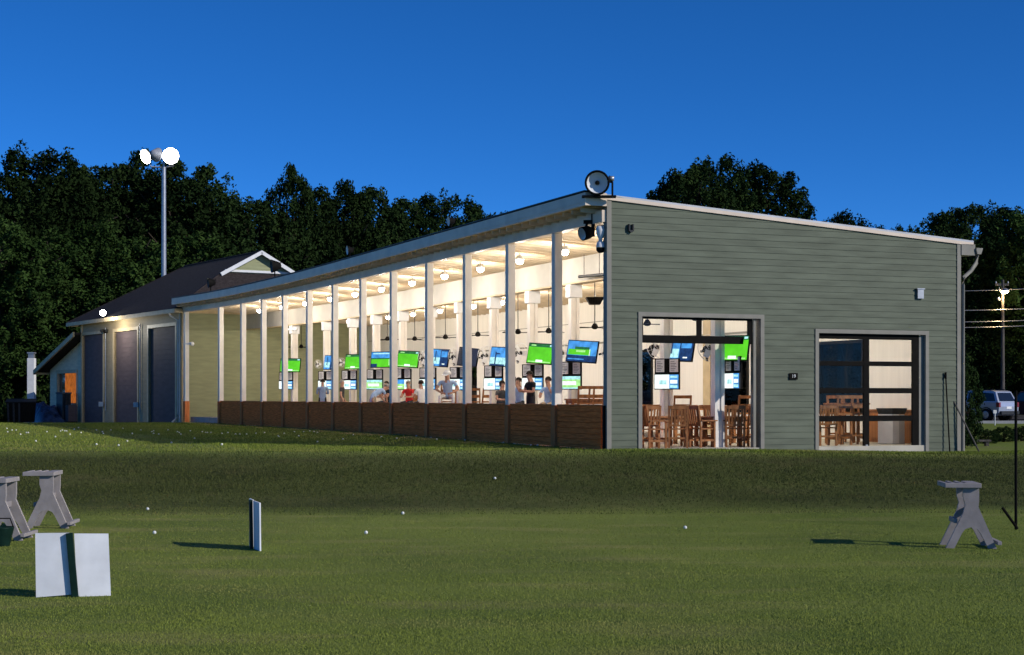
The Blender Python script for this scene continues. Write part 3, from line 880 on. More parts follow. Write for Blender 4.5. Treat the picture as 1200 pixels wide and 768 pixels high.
# lean-to at the far end
lt = root('lean_to_shed', 'small grey-green lean-to shed with sloping roof against the garage block', 'shed', BA(SL, 0, .7))
S0, S1 = SL + .1, 27.9
wn = (sA(86), sA(63)); wn = (min(wn), max(wn))
wn = (sA(85), sA(63))
hl = [(wn[0], wn[1], 2.05, 4.15)]
top0, top1 = 6.75, 4.6
mb = MB(); siding(mb, BA(S0, .3), A, -E, 0, S1 - S0, .3, 6.7, [(wn[0] - S0, wn[1] - S0, 2.05, 4.15)], (top0 - .15, top1 - .15), e=.2)
core(mb, BA(S0, .3), A, -E, 0, S1 - S0, .2, top0 - .15, top1 - .15, -.2, -.002, [(wn[0] - S0, wn[1] - S0, 2.05, 4.15)])
mb.hexa([BA(s, e, z) for z in (.2, 4.5) for s, e in ((S1 - .2, .5), (S1, .5), (S1, 8), (S1 - .2, 8))])
mb.build('wall', M['siding_blue'], lt)
mb = MB(); kk = (top1 - top0) / (S1 - S0)
def lz(s): return top0 + kk * (s - S0)
sa, sb = S0 - .05, S1 + 1.2
mb.hexa([BA(s, e, lz(s) + h_) for h_ in (-.03, .12) for s, e in ((sa, -.5), (sb, -.5), (sb, 8.2), (sa, 8.2))])
lr = mb.build('roof', M['shingle'], lt)
mb = MB()
mb.hexa([BA(s, e, lz(s) + h_) for h_ in (-.18, .14) for s, e in ((sa, -.62), (sb, -.62), (sb, -.5), (sa, -.5))])
mb.hexa([BA(s, e, lz(sb) + h_) for h_ in (-.18, .10) for s, e in ((sb, -.5), (sb + .1, -.5), (sb + .1, 8.2), (sb, 8.2))])
mb.build('roof_edge', M['trim_tan'], lr)
mb = MB()
for s0, s1, z0, z1 in ((wn[0] - .22, wn[0], 1.8, 4.4), (wn[1], wn[1] + .22, 1.8, 4.4), (wn[0], wn[1], 4.15, 4.4), (wn[0], wn[1], 1.8, 2.05)):
    mb.hexa([BA(s, .3 - n, z) for z in (z0, z1) for s, n in ((s0, -.2), (s1, -.2), (s1, .05), (s0, .05))])
wf = mb.build('window_frame', M['trim_tan'], lt)
mb = MB()
mb.hexa([BA(s, .42, z) if False else BA(s, .3 - n, z) for z in (2.05, 4.15) for s, n in ((wn[0], -.14), (wn[0] + (wn[1] - wn[0]) * .68, -.14), (wn[0] + (wn[1] - wn[0]) * .68, -.09), (wn[0], -.09))])
for fr in (.12, .34, .56):
    s = wn[0] + (wn[1] - wn[0]) * fr
    mb.hexa([BA(s_, .3 - n, z) for z in (2.3, 3.9) for s_, n in ((s - .1, -.09), (s + .1, -.09), (s + .1, -.07), (s - .1, -.07))])
mb.build('lit_window_panel', M['litwood'], lt)
mb = MB(); mb.hexa([BA(s, .3 - n, z) for z in (2.05, 4.15) for s, n in ((wn[0] + (wn[1] - wn[0]) * .68, -.16), (wn[1], -.16), (wn[1], -.13), (wn[0] + (wn[1] - wn[0]) * .68, -.13))]); mb.build('window_glass', M['carglass'], lt)
# dry straw lying along the foot of the rail: uncountable
n = 9000
sq = -.1 - 1.5 * g0.random(n) ** 1.5; sv = g0.uniform(8, 50, n)
kp = np.array([noise.noise((b * .35, a * .8, 7)) > -.02 for a, b in zip(sq, sv)])
ps = np.array([B(a, b)[:2] for a, b in zip(sq[kp], sv[kp])])
zz = np.array([zg(a, b) for a, b in ps])
tag(blades('straw', ps[:, 0], ps[:, 1], zz, .05, .03, 3.0, grass_mat('straw_blades', (.30, .22, .09), (.52, .40, .19), (.45, .36, .2))), kind='stuff')
# ------------------------------------------------------------------ ceiling lamps (lit)
ORD = ['first', 'second', 'third', 'fourth', 'fifth', 'sixth', 'seventh', 'eighth', 'ninth', 'tenth', 'eleventh', 'twelfth', 'thirteenth', 'fourteenth']
def point_light(name, loc, watts, colr, rad, parent):
    pl_ = bpy.data.lights.new(name, 'POINT'); pl_.energy = watts; pl_.color = colr; pl_.shadow_soft_size = rad
    o = bpy.data.objects.new(name, pl_); col.objects.link(o); o.location = loc; o.parent = parent
    return o
def make_lamp():
    r_ = root('ceiling_lamp', 'lamp', 'ceiling lamp')
    mb = MB(); mb.lathe([(0, .20), (.10, .20), (.12, .16), (.17, .10), (.17, .07), (0, .07)], 16); mb.tube([(0, 0, .2), (0, 0, .30)], .03, 6)
    mb.build('housing', M['white'], r_)
    mb = MB(); mb.lathe([(.12, .069), (.135, .02), (.115, -.04), (.07, -.08), (0, -.095)], 16)
    mb.build('diffuser', M['lamp_warm'], r_)
    point_light('lamp_light', (0, 0, -.22), 160, (1, .915, .80), .14, r_)
    return r_
lamp0 = make_lamp(); first_used = False
def put_lamp(q, s, label, group):
    global first_used
    if not first_used: o = lamp0; first_used = True
    else: o = copy_tree(lamp0)
    zc = 7.80 - .0667 * (q + .6) - .13
    o.location = B(q, s, zc - .30); o['label'] = label; o['group'] = group
    return o
front_px = [None, 661.6, 609, 563, 521, 483, 447, 416, 387, 357.6, 330.5, 304]
for i, p in enumerate(front_px):
    s = 3.6 if p is None else s_at(p, 2)
    put_lamp(2, s, f'front-row ceiling lamp over the tees, {ORD[i]} from the sage gable', 'ceiling lamps over the tees')
back_s = [1.2, 4.9, 8.6, 12.3, 16.0] + [s_at(p, 8) for p in (671, 629, 588, 555, 515.6, 484, 455)] + [47]
for i, s in enumerate(back_s):
    put_lamp(8, s, f'rear-row ceiling lamp behind the inner beam, {ORD[i]} from the sage gable', 'ceiling lamps behind the inner beam')

# ------------------------------------------------------------------ televisions and bay monitors
def quads(mb, rects, y0):
    """rects (u0,u1,v0,v1,mi) in metres on a plane y = y0, later ones 2 mm nearer"""
    for i, (u0, u1, v0, v1, mi) in enumerate(rects):
        y = y0 - .002 * (i if i < 3 else 3 + i * .3)
        mb.add([(u0, y, v0), (u1, y, v0), (u1, y, v1), (u0, y, v1)], [(0, 1, 2, 3)], mi)
SCR = ['s_green', 's_dgreen', 's_lgreen', 's_blue', 's_navy', 's_cyan', 's_white', 's_off']
SM = [M[k_] for k_ in SCR]
def tv_rects(kind, w, h_):
    a, b, c, d = -w / 2, w / 2, -h_ / 2, h_ / 2
    def r_(u0, u1, v0, v1, n): return (a + w * u0, a + w * u1, c + h_ * v0, c + h_ * v1, SCR.index(n))
    if kind == 'green':
        return [r_(0, 1, 0, 1, 's_green'), r_(0, 1, .84, 1, 's_dgreen'), r_(.05, .95, .03, .09, 's_lgreen'), r_(.36, .64, .04, .17, 's_white'), r_(.86, .98, .88, .97, 's_cyan'), r_(.1, .3, .88, .95, 's_lgreen')]
    if kind == 'split':
        return [r_(0, 1, 0, 1, 's_green'), r_(0, 1, .58, 1, 's_blue'), r_(0, .3, 0, .22, 's_navy'), r_(0, 1, .52, .6, 's_dgreen'), r_(.85, 1, .1, .5, 's_lgreen'), r_(.1, .9, .86, .94, 's_cyan')]
    if kind == 'mosaic':
        return [r_(0, .55, 0, 1, 's_blue'), r_(.55, 1, 0, 1, 's_navy'), r_(.05, .53, .12, .52, 's_cyan'), r_(.24, .30, .3, .92, 's_navy'), r_(.6, .95, .55, .9, 's_blue'), r_(.7, .85, .1, .16, 's_white')]
    if kind == 'course':
        return [r_(0, 1, 0, 1, 's_blue'), r_(0, 1, 0, .3, 's_navy'), r_(.03, .8, .32, .6, 's_green'), r_(.25, .75, .60, .72, 's_dgreen'), r_(.30, .62, .46, .56, 's_lgreen'), r_(.05, .6, .08, .14, 's_blue'), r_(.76, .78, .3, .62, 's_white')]
    if kind == 'swing':
        return [r_(0, 1, 0, 1, 's_blue'), r_(0, 1, 0, .45, 's_cyan'), r_(.30, .38, .05, .75, 's_navy'), r_(.36, .60, .62, .70, 's_navy'), r_(.05, .95, .0, .08, 's_navy')]
    return [r_(0, 1, 0, 1, 's_off')]
def make_tv(kind, label, loc, yaw, pitch, roll, w=1.22, h_=.70, back=.5):
    t = root('wall_tv', label, 'television', loc, yaw, 'screens hung along the tee bays')
    t.rotation_euler = (R(-pitch), R(roll), yaw)
    ROOTM[t.name] = Matrix.Identity(4)
    mb = MB(); mb.box(-w / 2 - .03, w / 2 + .03, .0, .055, -h_ / 2 - .035, h_ / 2 + .03); mb.box(-w / 4, w / 4, .055, .10, -h_ / 3, h_ / 4)
    mb.build('housing', M['black'], t, bevel=.008)
    mb = MB(); quads(mb, tv_rects(kind, w, h_), -.002)
    mb.build('screen', SM, t)
    mb = MB(); mb.box(-.05, .05, .10, back, -.05, .05); mb.box(-.16, .16, .10, .13, -.16, .16)
    mb.build('bracket', M['black'], t)
    return t
def make_kiosk(kind, label, loc, yaw):
    t = root('bay_monitor', label, 'bay monitor', loc, yaw, 'monitors with notices at the tee bays')
    ROOTM[t.name] = Matrix.Identity(4)
    w = .84
    mb = MB()
    mb.box(-w / 2, w / 2, .01, .07, -.48, .48)
    mb.box(-.05, .05, .07, .42, -.1, .1)
    if kind != 'thin': mb.box(-.06, .06, -.02, .01, .02, .46)
    mb.build('frame', M['black'], t, bevel=.006)
    for x0 in (-.37, .09):
        mb = MB(); mb.box(x0, x0 + .28, .0, .008, .06, .45)
        for k_ in range(6): mb.box(x0 + .03, x0 + .03 + .22 * (.6 + .4 * ((k_ * 7) % 5) / 5), -.002, -.0005, .11 + k_ * .052, .125 + k_ * .052, None, 1)
        mb.build('notice_sheet', [M['paper'], M['dark']], t)
    mb = MB(); mb.box(-w / 2 + .005, w / 2 - .005, -.03, .008, -.47, .0); mb.build('monitor', M['dark'], t)
    mb = MB(); a, b, c, d = -.40, .40, -.45, -.02
    def r_(u0, u1, v0, v1, n): return (a + .8 * u0, a + .8 * u1, c + .43 * v0, c + .43 * v1, SCR.index(n))
    if kind == 'green': rr = [r_(0, 1, 0, 1, 's_lgreen'), r_(0, 1, .75, 1, 's_cyan'), r_(.1, .8, .3, .6, 's_white'), r_(.0, 1, 0, .1, 's_cyan')]
    elif kind == 'map': rr = [r_(0, .62, 0, 1, 's_lgreen'), r_(0, .62, .55, 1, 's_blue'), r_(.62, 1, 0, 1, 's_white'), r_(.66, .96, .2, .5, 's_cyan'), r_(.2, .5, .2, .3, 's_white')]
    else: rr = [r_(0, .62, 0, 1, 's_white'), r_(.62, 1, 0, 1, 's_blue'), r_(.2, .5, .3, .6, 's_cyan'), r_(.66, .96, .36, .62, 's_white'), r_(.66, .96, .06, .26, 's_cyan'), r_(.66, .96, .76, .92, 's_cyan')]
    quads(mb, rr, -.032); mb.build('screen', SM, t)
    return t
def face_cam(p, extra=0.0):
    """yaw that turns local -Y towards the viewpoint side, plus a turn in degrees"""
    return math.atan2(p.x, -p.y) + math.pi + R(extra) if False else math.atan2(-p.x, p.y) + R(extra)
def on_line(px, q, py, s_off=0):
    s = s_at(px, q); p = B(q, s); d = p.y
    p.z = EYE + (465 - py) * d / FPX
    return p
TV = [  # px, py, q, kind, extra yaw, pitch, roll, label
    (340, 428, 3.5, 'green', -30, 8, 1, 'television with a bright green fairway in front of the olive end wall'),
    (386.5, 425, 3.5, 'mosaic', -62, 8, 2, 'narrow-looking blue television above the person in the slate blue shirt'),
    (414, 424, 3.5, 'green', -50, 8, 0, 'small green television just right of the post beside the charcoal-shirted person'),
    (447, 421.5, 3.5, 'split', -38, 6, 0, 'television half blue sky and half green turf, above the golfer bending in light blue'),
    (478, 421, 3.5, 'green', -42, 8, 3, 'green fairway television left of the capped golfer, above the person in red'),
    (515, 419.5, 3.5, 'mosaic', -54, 8, 3, 'blue mosaic television directly above the golfer in a white cap'),
    (548, 418.5, 3.5, 'off', -52, 8, 5, 'dark switched-off television behind a front post right of the capped golfer'),
    (584, 418, 3.5, 'swing', -60, 8, 3, 'television showing a blue golf swing picture, left of the phone holder'),
    (633, 414.5, 3.5, 'green', -44, 9, 4, 'bright green television above the standing man in black'),
    (682, 412, 3.5, 'course', -36, 9, 4, 'television with a green course on blue, nearest the sage gable wall over the tees'),
    (795, 409.5, 4.2, 'mosaic', -44, 10, 2, 'blue mosaic television at the left of the open overhead doorway'),
    (859, 408, 4.3, 'green', -46, 8, 1, 'green television at the right of the open overhead doorway'),
]
for px_, py_, q, kd, ey, pt, rl, lb in TV:
    p = on_line(px_, q, py_)
    make_tv(kd, lb, p, face_cam(p, ey), pt, rl)
KS = [(335, 446.5, 'white', 4, 'below the green television in front of the olive end wall'), (381, 446, 'white', 10, 'in front of the person in the slate blue shirt'),
      (409, 445.5, 'white', 6, 'behind the charcoal-shirted person'), (439, 445, 'green', 4, 'above the golfer bending in light blue'),
      (472, 444.5, 'map', 8, 'above the person in red'), (501, 444, 'white', 12, 'left of the capped golfer'),
      (537, 444, 'white', 12, 'at the shoulder of the capped golfer'), (578, 443, 'white', 10, 'under the blue swing television'),
      (624, 442.5, 'white', 2, 'behind the standing man in black'), (668.5, 440.5, 'green', 8, 'under the course television nearest the gable'),
      (781.5, 438.5, 'white', 4, 'on the left column seen through the open doorway'), (858.5, 437, 'white', 38, 'on the right column seen through the open doorway')]
for px_, py_, kd, ey, lb in KS:
    p = on_line(px_, 3.42 if px_ < 700 else (3.72 if px_ < 800 else 4.3), py_)
    make_kiosk(kd, 'bay monitor with two notices ' + lb, p, face_cam(p, -ey - 20))

# ------------------------------------------------------------------ ceiling fans
def make_fan():
    f_ = root('ceiling_fan', 'fan', 'ceiling fan')
    mb = MB(); mb.tube([(0, 0, .08), (0, 0, 3.0)], .018, 6); mb.build('rod', M['dark'], f_)
    mb = MB(); mb.lathe([(0, .16), (.06, .16), (.10, .10), (.13, .04), (.13, -.02), (.07, -.06), (0, -.07)], 16); mb.build('motor', M['black'], f_)
    for k_ in range(3):
        Mx = Matrix.Rotation(2 * math.pi * k_ / 3 + .35, 4, 'Z') @ Matrix.Rotation(R(12), 4, 'X')
        mb = MB(); mb.box(.08, .26, -.03, .03, -.012, .012, Mx)
        mb.hexa([Mx @ Vector(v) for v in ((.22, -.06, -.008), (.78, -.085, -.008), (.78, .085, -.008), (.22, .06, -.008), (.22, -.06, .008), (.78, -.085, .008), (.78, .085, .008), (.22, .06, .008))])
        mb.build('blade', M['black'], f_)
    return f_
fan0 = make_fan()
fans = [(697, 384), (643, 389), (607, 390), (560, 393), (522, 396), (486, 398), (454, 398), (353, 407), (758.5, 380), (815, 374)]
flab = ['directly under the hanging heater', 'just left of the front post nearest the gable', 'above the blue swing television', 'above the switched-off television', 'above the capped golfer', 'above the person in red', 'above the golfer bending in light blue', 'small in front of the olive end wall', 'at the left of the open overhead doorway', 'behind the mullion of the open overhead doorway']
for i, (px_, py_) in enumerate(fans):
    o = fan0 if i == 0 else copy_tree(fan0)
    q = 7 if i < 8 else 6
    p = on_line(px_, q, py_)
    ztop = 7.80 - .0667 * (q + .6) - .1
    o.location = p; o.rotation_euler = (0, 0, rng.uniform(0, 2))
    for ch in o.children:
        if ch.name.startswith('rod'):
            ch.data = ch.data.copy() if i else ch.data
            for v in ch.data.vertices:
                if v.co.z > .5: v.co.z = ztop - p.z
    o['label'] = 'black ceiling fan on a long rod, ' + flab[i]; o['group'] = 'ceiling fans behind the inner beam'
# hanging heater hood
p = on_line(697, 6.3, 353)
ht = root('hanging_heater', 'black flared heater hood hung on a wire above the fan nearest the gable', 'heater', p)
mb = MB(); mb.add([(-.20, -.3, -.13), (.20, -.3, -.13), (.20, .3, -.13), (-.20, .3, -.13), (-.34, -.42, .13), (.34, -.42, .13), (.34, .42, .13), (-.34, .42, .13)], [(0, 1, 5, 4), (1, 2, 6, 5), (2, 3, 7, 6), (3, 0, 4, 7), (4, 5, 6, 7), (3, 2, 1, 0)])
for x in (-.2, -.1, 0, .1, .2): mb.box(x - .01, x + .01, -.45, -.43, -.12, .12)
mb.build('hood', M['black'], ht, world=False)
mb = MB(); mb.tube([(0, 0, .13), (0, 0, 1.65)], .014, 6); mb.build('wire', M['dark'], ht, world=False)
mb = MB(); mb.hexa([B(q, s, z) for z in (6.80, 6.86) for q, s in ((4.2, 8.4), (4.28, 8.4), (4.28, 10.3), (4.2, 10.3))])
sg = root('heater_tube', 'dark straight radiant tube hung just above the inner beam near the gable', 'heater tube', B(4.24, 9.3, 6.83)); mb2 = MB()
mb2.tube([B(3.6, 7.4, 6.55), B(3.6, 9.6, 6.62)], .05, 8); mb2.build('tube', M['dark'], sg)
for s_, z_ in ((8.0, 6.57), (9.2, 6.60)):
    mb2 = MB(); mb2.tube([B(3.6, s_, z_), B(3.6, s_, 7.35)], .012, 5); mb2.build('hanger_wire', M['dark'], sg)

# ------------------------------------------------------------------ caged wall fans
def make_wall_fan():
    f_ = root('wall_fan', 'fan', 'wall fan')
    RX = Matrix.Rotation(R(90), 4, 'X')
    mb = MB()
    for y, rr in ((-.10, .34), (0, .40), (.10, .34)): mb.ring(rr, .007, 28, 5, Matrix.Translation((0, y, 0)) @ RX)
    for y, rr in ((-.12, .22), (-.125, .12)): mb.ring(rr, .006, 24, 4, Matrix.Translation((0, y, 0)) @ RX)
    for k_ in range(9):
        a = 2 * math.pi * k_ / 9; c, s = math.cos(a), math.sin(a)
        mb.tube([(c * .06, -.13, s * .06), (c * .34, -.10, s * .34), (c * .40, 0, s * .40), (c * .34, .10, s * .34), (c * .1, .12, s * .1)], .0035, 4, caps=False)
    mb.build('cage', M['white'], f_)
    for k_ in range(3):
        a = 2 * math.pi * k_ / 3
        Mx = Matrix.Rotation(a, 4, 'Y') @ Matrix.Rotation(R(22), 4, 'X')
        mb = MB(); mb.box(.05, .32, -.004, .004, -.09, .09, Mx); mb.build('blade', M['white'], f_)
    mb = MB(); mb.lathe([(0, -.13), (.06, -.13), (.10, -.08), (.12, .0), (.12, .16), (.08, .22), (0, .22)], 14, Matrix.Translation((0, .1, 0)) @ Matrix.Rotation(R(-90), 4, 'X')); mb.build('motor', M['black'], f_)
    mb = MB(); mb.box(-.03, .03, .28, .62, -.03, .03); mb.box(-.03, .03, .22, .28, -.35, .03); mb.build('bracket', M['black'], f_)
    return f_
wf0 = make_wall_fan()
WF = [(716, 412, 40, 'beside the gable wall at the right end of the tees'), (659, 414, 35, 'left of the course television nearest the gable'), (610, 414, 30, 'left of the bright green television over the man in black'), (570, 417, 30, 'left of the blue swing television'),
      (535, 418, 30, 'right of the blue mosaic television over the capped golfer'), (499, 420, 30, 'right of the green television over the person in red'), (770, 407, 40, 'left of the mosaic television in the open doorway'), (832, 408, 25, 'between the two televisions in the open doorway'),
      (400.5, 425, 30, 'left of the small green television'), (373, 427, 30, 'above the person in the slate blue shirt')]
for i, (px_, py_, ey, lb) in enumerate(WF):
    o = wf0 if i == 0 else copy_tree(wf0)
    p = on_line(px_, 3.9, py_); o.location = p; o.rotation_euler = (R(-8), 0, face_cam(p, ey))
    if px_ < 405: o.scale = (.6, .6, .6)
    o['label'] = 'white caged wall fan ' + lb; o['group'] = 'caged fans along the tee bays'

# ------------------------------------------------------------------ chairs, tables, bin
def make_chair(high=False, arms=True):
    c = root('dining_chair' if not high else 'bar_stool', 'chair', 'chair' if not high else 'bar stool')
    sh = .56 if not high else .86; top = sh + .66
    mb = MB()
    for k_ in range(5): mb.box(-.27 + k_ * .109, -.27 + k_ * .109 + .10, -.27, .25, sh - .035, sh)
    mb.build('seat', M['wood'], c)
    mb = MB(); tilt = .10
    mb.bar((-.27, .25, sh - .05), (-.27, .25 + tilt, top), .05, .05); mb.bar((.27, .25, sh - .05), (.27, .25 + tilt, top), .05, .05)
    mb.box(-.245, .245, .25 + tilt * .86, .28 + tilt * .86, top - .10, top); mb.box(-.245, .245, .262, .29, sh + .06, sh + .12)
    if not high:
        for k_ in range(5): mb.bar((-.19 + k_ * .095, .275, sh + .12), (-.19 + k_ * .095, .262 + tilt * .86, top - .1), .055, .02, up=(0, 1, 0))
    else:
        mb.box(-.245, .245, .28, .305, sh + .26, sh + .38)
    mb.build('backrest', M['wood'], c)
    for x in (-.26, .26):
        for y in (-.24, .26):
            mb = MB(); mb.box(x - .028, x + .028, y - .028, y + .028, 0, sh - .036 if not (arms and y < 0) else sh + .20); mb.build('leg', M['wood'], c)
    if arms:
        for x in (-.29, .29):
            mb = MB(); mb.box(x - .05, x + .05, -.30, .27, sh + .203, sh + .24); mb.build('armrest', M['wood'], c)
    mb = MB()
    for x in (-.26, .26): mb.box(x - .02, x + .02, -.21, .23, .18, .24)
    mb.box(-.23, .23, -.25, -.22, .24, .30); mb.box(-.23, .23, .245, .275, .26, .31)
    mb.build('stretcher', M['wood'], c)
    return c
def make_table(w, d_, h_, name, label):
    t = root(name, label, 'table')
    mb = MB(); n = max(4, int(d_ / .16))
    for k_ in range(n): mb.box(-w / 2, w / 2, -d_ / 2 + d_ * k_ / n, -d_ / 2 + d_ * (k_ + 1) / n - .012, h_ - .05, h_)
    mb.build('table_top', M['wood'], t)
    mb = MB()
    for y in (-d_ / 2 + .08, d_ / 2 - .08): mb.box(-w / 2 + .1, w / 2 - .1, y - .015, y + .015, h_ - .16, h_ - .052)
    for x in (-w / 2 + .08, w / 2 - .08): mb.box(x - .015, x + .015, -d_ / 2 + .1, d_ / 2 - .1, h_ - .16, h_ - .052)
    mb.build('apron', M['wood'], t)
    for x in (-w / 2 + .08, w / 2 - .08):
        for y in (-d_ / 2 + .08, d_ / 2 - .08):
            mb = MB(); mb.box(x - .04, x + .04, y - .04, y + .04, 0, h_ - .052); mb.build('leg', M['wood'], t)
    return t
chair0 = make_chair(); stool0 = make_chair(True, False)
used = {'c': False, 's': False}
def place(kind, px, s, yaw, label, group, zb=1.02):
    src = chair0 if kind == 'c' else stool0
    if not used[kind]: o = src; used[kind] = True
    else: o = copy_tree(src)
    lo, hi = -1., 13.
    for _ in range(40):
        m_ = (lo + hi) / 2; p = B(m_, s)
        if 600 + FPX * p.x / p.y < px: lo = m_
        else: hi = m_
    p = B(lo, s, zb); w = wdir(s)
    o.location = p; o.rotation_euler = (0, 0, math.atan2(w.y, w.x) + R(yaw)); o['label'] = label; o['group'] = group
    return o
def place_obj(o, px, s, yaw, zb=1.02):
    lo, hi = -1., 13.
    for _ in range(40):
        m_ = (lo + hi) / 2; p = B(m_, s)
        if 600 + FPX * p.x / p.y < px: lo = m_
        else: hi = m_
    w = wdir(s); o.location = B(lo, s, zb); o.rotation_euler = (0, 0, math.atan2(w.y, w.x) + R(yaw))
GC = 'wooden armchairs at the tables inside the open doorway'
place('c', 758, 1.0, 176, 'wooden armchair with its slatted back to the lawn, leftmost in the open doorway', GC)
place('c', 767, .75, 84, 'wooden armchair turned sideways beside the leftmost armchair in the open doorway', GC)
place('c', 793, .8, 160, 'wooden armchair with slatted back turned to the lawn, left of centre in the open doorway', GC)
place('c', 813, 1.9, 8, 'wooden armchair facing the lawn across the table at the middle of the open doorway', GC)
place('c', 823, .85, 98, 'wooden armchair seen side-on at the middle of the open doorway', GC)
place('c', 860, .75, 158, 'wooden armchair with slatted back to the lawn, right of centre in the open doorway', GC)
place('c', 879, 1.1, 186, 'wooden armchair half hidden by the right jamb of the open doorway', GC)
place('c', 842, 2.3, 20, 'wooden armchair facing out between the two dining tables in the open doorway', GC)
GS = 'tall wooden stools inside the building'
place('s', 796, 4.4, 170, 'tall wooden stool in front of the left column in the open doorway', GS)
place('s', 870, 3.6, 175, 'tall wooden stool behind the green television column in the open doorway', GS)
t1 = make_table(1.1, 1.1, .90, 'dining_table', 'square wooden dining table at the left of the open doorway'); place_obj(t1, 778, 1.9, 0)
t2 = make_table(1.1, 1.1, .90, 'dining_table', 'square wooden dining table at the right of the open doorway'); place_obj(t2, 842, 1.35, 0)
t3 = make_table(1.5, .8, 1.22, 'bar_table', 'tall wooden bar table behind the dining tables in the open doorway'); place_obj(t3, 820, 3.6, 0)
t4 = make_table(2.6, .5, 1.22, 'bar_table', 'long tall wooden bar table along the back, left in the open doorway'); place_obj(t4, 765, 6.2, 0)
t5 = make_table(1.0, .8, 1.22, 'bar_table', 'tall wooden bar table at the right edge of the open doorway'); place_obj(t5, 880, 4.0, 0)
place('c', 966, .85, 172, 'wooden armchair with slatted back behind the lower left panes of the closed glass door', 'wooden seats behind the glass door')
t6 = make_table(1.15, .9, 1.28, 'bar_table', 'tall wooden bar table behind the left panes of the closed glass door'); place_obj(t6, 992, 2.3, 0)
place('s', 983, 1.3, 182, 'tall wooden stool on the near left side of the table behind the glass door', 'wooden seats behind the glass door')
place('s', 1001, 1.4, 176, 'tall wooden stool on the near right side of the table behind the glass door', 'wooden seats behind the glass door')
place('s', 985, 3.3, 0, 'tall wooden stool on the far left side of the table behind the glass door', 'wooden seats behind the glass door')
place('s', 1004, 3.4, 0, 'tall wooden stool on the far right side of the table behind the glass door', 'wooden seats behind the glass door')
GD = 'tall wooden stools on the tee deck'
place('s', 683, 7.6, 175, 'tall wooden stool by the nearest rail panel, left of the gable-end pair', GD, 1.33)
place('s', 694, 7.7, 182, 'tall wooden stool by the nearest rail panel, right of the gable-end pair', GD, 1.33)
place('s', 556, 21.5, 150, 'tall wooden stool right of the capped golfer on the tee deck', GD, 1.33)
place('s', 566, 21.8, 200, 'tall wooden stool under the blue swing television on the tee deck', GD, 1.33)
place('s', 489, 31.0, 170, 'tall wooden stool beside the person in red on the tee deck', GD, 1.33)
tb = make_table(2.2, .6, 1.10, 'bar_table', 'long low wooden bar table behind the stools at the gable end of the tees'); place_obj(tb, 700, 8.6, 0, 1.33)
tb2 = make_table(1.3, .6, 1.12, 'bar_table', 'small wooden bar table beside the person in red on the tee deck'); place_obj(tb2, 487, 32.2, 0, 1.33)

# cabinet and bin behind the glass door
cb = root('wall_cabinet', 'low warm brown wooden cabinet along the white back wall behind the glass door', 'cabinet', B(11.6, 2.2, 1.02))
mb = MB()
mb.hexa([B(q, s, z) for z in (1.02, 2.04) for q, s in ((11.35, .5), (11.84, .5), (11.84, 3.75), (11.35, 3.75))]); mb.build('body', M['woodlight'], cb)
mb = MB(); mb.hexa([B(q, s, z) for z in (2.043, 2.085) for q, s in ((11.3, .45), (11.845, .45), (11.845, 3.8), (11.3, 3.8))]); mb.build('counter', M['woodlight'], cb)
for k_ in range(4):
    s = .62 + k_ * .78
    mb = MB(); mb.hexa([B(q, s_, z) for z in (1.12, 1.95) for q, s_ in ((11.325, s), (11.347, s), (11.347, s + .7), (11.325, s + .7))]); mb.build('cabinet_door', M['woodlight'], cb)
bn = root('waste_bin', 'white and grey waste bin with a dark open lid in front of the wooden cabinet', 'waste bin')
mb = MB(); mb.box(-.29, .29, -.28, .28, .0, .92); mb.build('body', M['bingrey'], bn, bevel=.02)
mb = MB(); mb.box(-.31, -.292, -.29, .29, .02, .93); mb.box(-.31, -.02, -.305, -.282, .02, .93); mb.build('side_panel', M['binlite'], bn)
mb = MB(); mb.add([(-.30, -.29, .93), (.30, -.29, .93), (.30, .29, .93), (-.30, .29, .93), (-.36, -.34, 1.12), (.36, -.34, 1.12), (.36, .34, 1.12), (-.36, .34, 1.12)], [(0, 1, 5, 4), (1, 2, 6, 5), (2, 3, 7, 6), (3, 0, 4, 7), (4, 5, 6, 7), (3, 2, 1, 0)]); mb.build('lid', M['dark'], bn, bevel=.02)
place_obj(bn, 1045, 1.6, 14)

# ------------------------------------------------------------------ things on the range building
def aim(axis):      # rotation that takes local Z to AXIS
    return Vector(axis).to_track_quat('Z', 'Y').to_matrix().to_4x4()
p = pix(700, 43.6, 214.5)
hl_ = root('roof_floodlight', 'large round unlit floodlight with white dish face on the roof corner above the gable', 'floodlight', p)
Mx = aim((-.12, -1, -.08))
mb = MB(); mb.lathe([(.0, -.42), (.14, -.42), (.18, -.36), (.22, -.30), (.33, -.05), (.345, .02), (.345, .12), (.30, .12), (.285, .06)], 28, Mx); mb.build('housing', M['black'], hl_, world=False)
mb = MB(); mb.lathe([(.288, .062), (.24, .0), (.12, -.04), (0, -.05)], 28, Mx); mb.build('reflector', M['white'], hl_, world=False)
mb = MB(); mb.lathe([(0, .06), (.05, .05), (.065, .0), (.06, -.04)], 14, Mx); mb.build('bulb_cap', M['black'], hl_, world=False)
mb = MB(); mb.tube([(.33, .0, .18), (.40, .05, .14), (.42, .06, .0), (.42, .06, -.34)], .028, 8); mb.tube([(.30, -.02, .03), (.42, .06, .03)], .03, 8); mb.box(-.42, .52, -.05, .2, -.40, -.345)
mb.build('bracket', M['black'], hl_, world=False)
mb = MB(); mb.lathe([(0, -.05), (.07, -.05), (.07, .1), (0, .1)], 10, Matrix.Translation((.36, 0, .12)) @ Matrix.Rotation(R(90), 4, 'Y')); mb.build('ballast', M['steel'], hl_, world=False)
